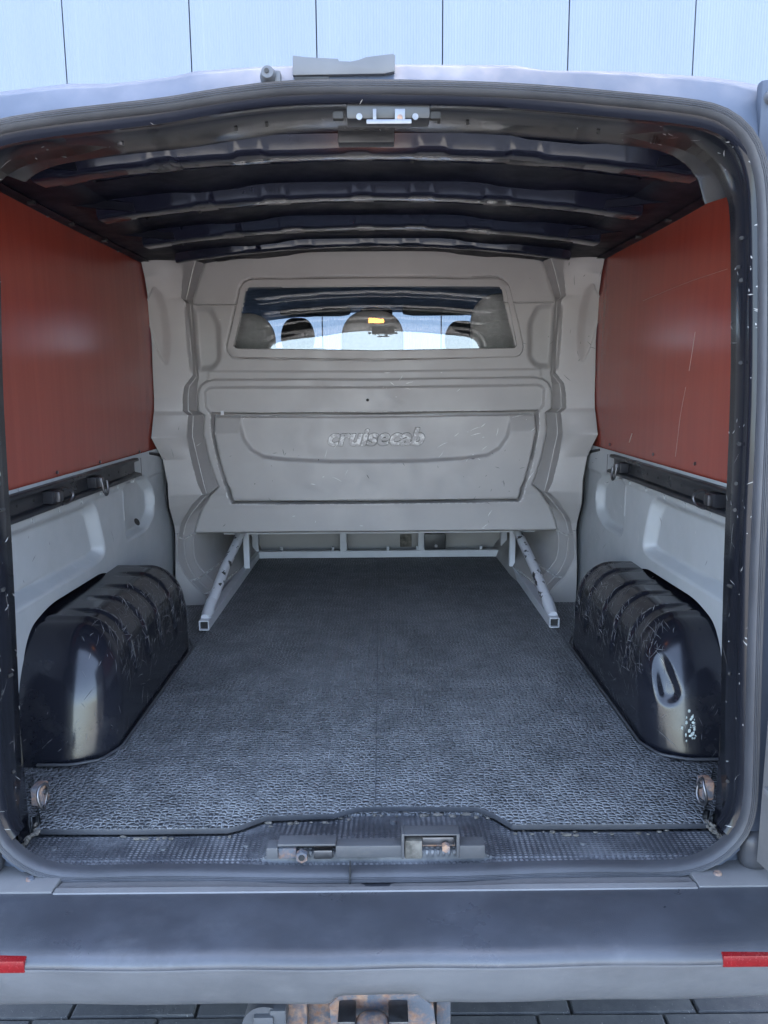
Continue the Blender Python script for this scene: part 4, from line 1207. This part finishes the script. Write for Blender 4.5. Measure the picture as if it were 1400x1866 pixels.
# step strip between bumper and seal
st0, st1 = atY(104, 1612, 1.262)[0], atY(1264, 1612, 1.262)[0]
rows = []
for x in np.linspace(st0, st1, 100):
    cx = atY(690, 1612, 1.26)[0]
    dipc = .008 * (1 - float(ss(np.array(abs(x - cx)), .12, .30)))
    nt_ = .006 * (1 - float(ss(np.array(abs(x - cx)), .020, .026)))
    rows.append([(x, 1.300, .515 - dipc - nt_), (x, 1.283, .5225 - dipc - nt_), (x, 1.278, .5235 - dipc - nt_), (x, 1.262, .5265 - dipc * .6), (x, 1.2575, .5275 - dipc * .3 + .002), (x, 1.244, .5290), (x, 1.238, .522)])
v, f = loft(rows); f = [tuple(reversed(q)) for q in f]
strip = mesh('step_strip', v, f, 'sill', bump, 30)
# corner covers with screws and rubber buffers
for s_ in (1, -1):
    sx0 = st1 if s_ > 0 else -st0
    poly = [(sx0 * 1 + .003, 1.302), (sx0 + .003, 1.246), (.95, 1.246), (.95, 1.330), (.70, 1.330)]
    cc = prism('corner_cover', [(s_ * a, b) for a, b in poly], 'z', .500, .5305, 'sill', bump, .004)
    px, py = (1308, 1592) if s_ > 0 else (55, 1602)
    c = atZ(px, py, .531); v, f = tube_vf([(c[0], c[1], .528), (c[0], c[1], .5345)], [.0085, .006], 14); mesh('screw', v, f, 'rust', cc)
    bm = rbox((s_ * .715 - .03, 1.285, .525), (s_ * .715 + .03, 1.33, .60), (.025, .02, .02), 6); bm_obj('rubber_buffer', bm, 'rubber', cc, 80)

# tow bar under the bumper
tb_y = 1.20
tp = [atY(a, b, tb_y) for a, b in ((606, 1866), (600, 1832), (622, 1812), (764, 1812), (790, 1834), (800, 1866))]
poly = [(p[0], p[2]) for p in tp]; poly = [(poly[0][0], .24)] + poly[1:-1] + [(poly[-1][0], .24)]
tow = prism('tow_bar', poly, 'y', tb_y, tb_y + .012, 'rust', van, .002)
for px, py in ((630, 1846), (727, 1844)):
    c = atY(px, py, tb_y); v, f = tube_vf([(c[0], tb_y - .002, c[2]), (c[0], tb_y + .003, c[2])], .0105, 16); mesh('bolt_hole', v, f, 'groove', tow)
c = atY(679, 1862, 1.16)
bm = rbox((c[0] - .035, 1.10, c[2] - .10), (c[0] + .035, 1.19, c[2] + .012), (.03, .03, .03), 8); bm_obj('tow_ball_neck', bm, 'rust', tow, 80)
for a, b in ((615, 648), (708, 745)):
    p, q = atY(a, 1863, 1.15), atY(b, 1863, 1.15); box('support_plate', p[0], q[0], 1.15, 1.198, p[2] - .02, p[2] + .0, 'steel', tow, .003)
for a, b, yy, m_ in ((520, 560, 1.24, 'rust'), (560, 606, 1.27, 'rust'), (795, 822, 1.25, 'rust')):
    p, q = atY(a, 1835, yy), atY(b, 1835, yy); box('tow_bracket', p[0], q[0], yy, yy + .10, .22, .39, m_, tow, .006)
c = atY(484, 1848, 1.22)
bm = bmesh.new()
bmesh.ops.create_cone(bm, segments=28, radius1=.036, radius2=.040, depth=.06, cap_ends=True, matrix=Matrix.Translation((c[0], 1.235, c[2] - .012)) @ Matrix.Rotation(math.pi / 2, 4, 'X'))
box_bm(bm, c[0] - .018, c[0] + .018, 1.195, 1.215, c[2] - .04, c[2] + .015, .004)
box_bm(bm, c[0] + .010, c[0] + .040, 1.20, 1.24, c[2] - .012, c[2] + .024, .005)
bm_obj('trailer_socket', bm, 'socket', tow)

for s_ in (1, -1):
    c = atY(1394, 190, 1.37); x = abs(c[0])
    hb = box('hinge_plate', s_ * (x - .012), s_ * (x + .08), 1.358, 1.38, c[2] - .09, c[2] + .035, 'silver', van, .006)
    v, f = tube_vf([(s_ * (x + .004), 1.346, c[2] + .006), (s_ * (x + .004), 1.362, c[2] + .006)], [.010, .013], 12); mesh('hinge_bolt', v, f, 'socket', hb)

# ---- things on the roof edge: broken lamp housing, washer jet, patch of old glue
yb = 1.395
def R(px, py, Y=yb): p = atY(px, py, Y); return (p[0], p[2])
hp_ = [R(537, 150), R(537, 114), R(560, 117), R(618, 120), R(620, 124), R(640, 125), R(655, 122), R(668, 117), R(716, 111), R(720, 114), R(719, 143), R(700, 147)]
brk = prism('brake_lamp_housing', hp_, 'y', yb - .03, yb + .02, 'socket', van, .002)
a, b = R(537, 146, yb - .032), R(600, 140, yb - .032)
box('housing_lip', a[0], b[0], yb - .033, yb - .02, a[1] - .003, a[1] + .005, 'groove', brk, .001)
c = R(489, 137, 1.36)
v, f = tube_vf([(c[0], 1.35, c[1] + .002), (c[0], 1.365, c[1]), (c[0], 1.40, c[1] - .004)], [.010, .0145, .014], 16)
jet = mesh('washer_jet', v, f, 'socket', van, 60)
v, f = tube_vf([(c[0] - .001, 1.348, c[1] + .003), (c[0] - .001, 1.352, c[1] + .003)], .004, 8); mesh('jet_hole', v, f, 'groove', jet)
box('jet_base', c[0] + .010, c[0] + .020, 1.36, 1.40, c[1] - .014, c[1] + .008, 'socket', jet, .003)
poly = [R(957, 160, 1.388), R(956, 127, 1.401), R(985, 128, 1.401), R(1000, 133, 1.40), R(998, 166, 1.388)]
# ---- open rear doors, swung out about ninety degrees
for s_ in (1, -1):
    def D(x, y, z): return (s_ * x, y, z)
    dang = rad(10) if s_ > 0 else rad(62)
    hx_, hy_ = .700, 1.285
    def T(u, w_, z):                     # u along the door away from the hinge, w_ into the door thickness (outwards)
        return (s_ * (hx_ + u * math.sin(dang) + w_ * math.cos(dang)), hy_ - u * math.cos(dang) + w_ * math.sin(dang), z)
    zsd = np.linspace(.56, 1.86, 14)
    rows = [[T(0.0, .055, z), T(0.0, .01, z), T(.012, .0, z), T(.30, -.004, z), T(.63, .0, z), T(.65, .012, z), T(.65, .055, z), T(0.0, .056, z)] for z in zsd]
    v, f = loft(rows); n = len(rows[0]); f += [tuple(range(n)), tuple(range(len(v) - n, len(v)))]
    door = mesh('rear_door', v, f, 'sill', van, 40)
    door['label'] = 'rear door of the van swung wide open'
    def pad(name, u0, u1, z0, z1, th, mat_, r=.05):
        P_ = rpoly([(u0, z0), (u1, z0), (u1, z1), (u0, z1)], r)
        lo_r = [T(u, -.0035, z) for u, z in P_]; hi_r = [T(u, -.004 - th, z) for u, z in P_]
        cu_, cz_ = (u0 + u1) / 2, (z0 + z1) / 2
        in_r = [T(cu_ + (u - cu_) * .96, -.006 - th, cz_ + (z - cz_) * .97) for u, z in P_]
        v, f = loft([lo_r, hi_r, in_r], closed=True); n_ = len(P_); f.append(tuple(range(2 * n_, 3 * n_)))
        return mesh(name, v, f, mat_, door, 40)
    pad('door_trim', .06, .60, .64, 1.14, .012, 'lining')
    pad('door_pocket', .14, .52, .72, .86, .020, 'lining', .03)
    pad('window_rubber', .07, .59, 1.24, 1.76, .008, 'rubber', .08)
    pad('door_window', .095, .565, 1.265, 1.735, .0095, 'blackplast', .06)
    pad('pull_handle', .50, .56, .92, 1.08, .030, 'blackplast', .02)
    for z in (.70, .78, .86, .95, 1.04):
        p, q = T(.02, -.007, z), T(.07, .006, z)
        box('door_rib', min(p[0], q[0]), max(p[0], q[0]), min(p[1], q[1]), max(p[1], q[1]), z, z + .012, 'sill', door, .004)
    p, q = T(.012, -.010, 1.12), T(.06, .006, 1.12)
    box('door_latch', min(p[0], q[0]), max(p[0], q[0]), min(p[1], q[1]), max(p[1], q[1]), 1.10, 1.17, 'blackplast', door, .006)

# ================================================================== LOOSE THINGS IN THE LOAD BAY
# rubber mat cut round the wheel arches
L_, R_ = near3[0], near3[-1]
out = [(-.672, L_[1])] + [(p[0], p[1]) for p in near3[1:-1]] + [(.672, R_[1])]
rt_ = [(.668, 1.43), (.735, 1.55), (.785, 1.650), (.66, 1.662), (.615, 1.712), (.598, 1.77), (.598, 2.50), (.598, 2.56), (.598, 3.815)]
out = out + [(x + (.046 if x < .7 and y > 1.66 else 0), y) for x, y in rt_] + [(-x - (.012 if x < .7 and y > 1.66 else 0), y) for x, y in rt_[::-1]]
mat = prism('rubber_floor_mat', out, 'z', .5395, FLOOR, 'mat', None, .002)
mat.data.materials.append(MT['rubber'])
for p_ in mat.data.polygons:
    if p_.normal.z < .5: p_.material_index = 1
mat['label'] = 'dusty black rubber mat with cobbled texture covering the load floor'; mat['category'] = 'mat'
sm_x = atZ(688, 1200, FLOOR)[0]
box('seam', sm_x - .0006, sm_x + .0006, 1.50, 3.80, FLOOR - .004, FLOOR + .0006, 'rubber', mat, 0)
# welded tube frame on the floor against the bulkhead
fr = thing('tube_frame', (0, 3.3, FLOOR), 'welded grey square tube frame with chipped struts under the bulkhead', 'frame')
def sq_tube(name, p0, p1, w_, parent, mat='frame', hollow=False):
    p0, p1 = Vector(p0), Vector(p1); d = (p1 - p0).normalized()
    sx = d.cross(Vector((0, 0, 1)))
    if sx.length < 1e-3: sx = Vector((1, 0, 0))
    sx.normalize(); up = sx.cross(d)
    def rg(c, h_): return [c + (sx * a + up * b) * h_ for a, b in ((-1, -.92), (-.92, -1), (.92, -1), (1, -.92), (1, .92), (.92, 1), (-.92, 1), (-1, .92))]
    rows = [rg(p0, w_ / 2), rg(p1, w_ / 2)]
    if hollow: rows = [rg(p0 + d * .12, w_ / 2 - .0035), rg(p0, w_ / 2 - .0035)] + rows
    v, f = loft(rows, closed=True)
    if hollow: f.append(tuple(range(8)))
    else: f.append(tuple(range(8))[::-1])
    m = len(v); f.append(tuple(range(m - 8, m)))
    return mesh(name, v, f, mat, parent, 30)
tw_ = .036; zf = FLOOR + .0005 + tw_ / 2
for s_ in (1, -1):
    sq_tube('floor_rail', (s_ * .6305, 2.66, zf), (s_ * .6305, 3.86, zf), tw_, fr, hollow=True)
    v, f = tube_vf([(s_ * .632, 2.735, zf + .024), (s_ * .630, 3.05, .685), (s_ * .618, 3.405, .775)], .0195, 16); st_ = mesh('diagonal_strut', v, f, 'strut', fr, 60)
    v, f = tube_vf([(s_ * .632, 2.69, zf + .018), (s_ * .632, 2.735, zf + .024), (s_ * .631, 2.80, zf + .050)], [.016, .022, .0205], 14); mesh('weld_collar', v, f, 'frame', st_, 60)
    box('tube_end_shade', s_ * .6305 - .0142, s_ * .6305 + .0142, 2.672, 2.678, zf - .0142, zf + .0142, 'groove', fr, 0)  # dark sheet painted in for the shade inside the hollow rail
    sq_tube('post', (s_ * .612, 3.47, zf + .0185), (s_ * .612, 3.47, .772), .026, fr)
    sq_tube('post', (s_ * .632, 3.84, zf + .0185), (s_ * .632, 3.84, .80), .030, fr)
sq_tube('cross_tube', (-.612, 3.838, zf), (.612, 3.838, zf), tw_ - .001, fr)
p0, p1 = atY(386, 973, 3.42), atY(980, 968, 3.42)
box('upper_cross_member', -.745, .745, 3.40, 3.47, .772, .786, 'frame', fr, .002)
box('upper_flange', -.700, .700, 3.397, 3.401, .760, .788, 'frame', fr, .001)
for px in (622, 764):
    c = atY(px, 990, 3.84); sq_tube('post', (c[0], 3.84, zf + .0180), (c[0], 3.84, .80), .034, fr)
sq_tube('rear_cross_member', (-.66, 3.84, .8185), (.66, 3.84, .8185), .036, fr)
for px in (508, 602, 703, 757, 873):
    c = atY(px, 1003, 3.82); v, f = tube_vf([(c[0], 3.838, zf - .0), (c[0], 3.838, zf + .036)], .008, 8); mesh('bolt', v, f, 'frame', fr)
fr.location.x += .012
a, b = atY(773, 1000, 3.805), atY(812, 972, 3.805)
ub = box('control_box', a[0], b[0], 3.79, 3.815, a[2], b[2], 'blackplast', van, .004)
c = atY(795, 995, 3.788); v, f = tube_vf([(c[0], 3.787, c[2]), (c[0], 3.792, c[2])], .008, 10); mesh('screw', v, f, 'steel', ub)

# ================================================================== wear: scratches on the surfaces
for o_, sd_ in ((aL, 3), (aR, 4)):
    wt_ = lambda c: (1.0 if abs(c[0]) < .74 else .15) * (1 if .68 < c[2] < .82 else .3) * (.12 if c[1] < 1.80 else 1)
    marks(o_, 170, 'mark', (.01, .06), (.0002, .0007), wt_, 10, (0, .8, .6), .35, seed=sd_)
    marks(o_, 900, 'markdim', (.01, .06), (.0003, .0010), wt_, 9, (0, .8, .6), .4, seed=sd_ + 10)
    wn = lambda c: 1.0 if c[1] < 1.80 else 0
    marks(o_, 26, 'markdim', (.006, .026), (.0003, .0008), wn, 4, (.6, 0, 1), .5, seed=sd_ + 20)
for nm in ('pillar_flange', 'pillar_flange.001'):
    o_ = bpy.data.objects[nm]
    marks(o_, 110, 'mark', (.003, .016), (.0006, .0016), lambda c: 1.0 if abs(c[0]) < .68 else 0, 8, seed=31, csize=.12)
    marks(o_, 14, 'mark', (.03, .06), (.0003, .0006), lambda c: 1.0 if abs(c[0]) < .68 else 0, 0, seed=32)
marks(bulk, 130, 'markwhite', (.01, .06), (.0006, .0014), lambda c: 1.0 if abs(c[2] - 1.43) < .04 or c[2] < 1.30 else .25, 9, (1, 0, .3), .6, seed=41, csize=.07)
marks(bulk, 60, 'markdim', (.006, .05), (.0006, .0014), None, 6, seed=42)
marks(hatch, 40, 'markwhite', (.01, .05), (.0006, .0013), None, 4, (1, 0, .5), .7, seed=43)
marks(hatch, 60, 'markdim', (.006, .03), (.0008, .0020), lambda c: 1.0 if c[2] < 1.17 else .1, 6, seed=44)
for k, nm in enumerate(('side_lining', 'side_lining.001')):
    marks(bpy.data.objects[nm], 40, 'markwhite', (.01, .05), (.0005, .0013), None, 4, (0, .3, 1), .6, seed=51 + k)
    marks(bpy.data.objects[nm], 25, 'markdim', (.01, .06), (.0005, .0012), None, 3, seed=53 + k)
pr = bpy.data.objects['side_panel']
marks(pr, 16, 'markply', (.02, .12), (.0004, .0009), None, 0, (0, -.25, 1), .3, seed=61, bend=.1)
marks(bpy.data.objects['side_panel.001'], 10, 'markply', (.01, .05), (.0004, .0009), None, 0, (0, 0, 1), .4, seed=62)
marks(bump, 70, 'markdim', (.008, .06), (.0005, .0013), None, 5, seed=71)
marks(bump, 30, 'groove', (.004, .025), (.0006, .0016), None, 0, seed=72)
marks(header, 26, 'mark', (.004, .03), (.0005, .0010), lambda c: 1.0 if c[1] < 1.57 else 0, 3, seed=81)
marks(mat, 60, 'mark', (.006, .035), (.0006, .0018), lambda c: 1.0 if c[2] > .551 else 0, 6, seed=91, lift=.0015, csize=.1)

for pts, r_ in (([(1267, 605), (1262, 640), (1256, 676)], .0006), ([(1250, 705), (1240, 755), (1235, 800), (1231, 832)], .0003), ([(1172, 548), (1250, 515), (1326, 490)], .0003), ([(1152, 790), (1147, 806)], .0013)):
    P_ = [atX(a, b, .8365) for a, b in pts]
    v, f = tube_vf(chaikin(P_, 2), r_, 5); mesh('scratch', v, f, 'markply', pr, 80)
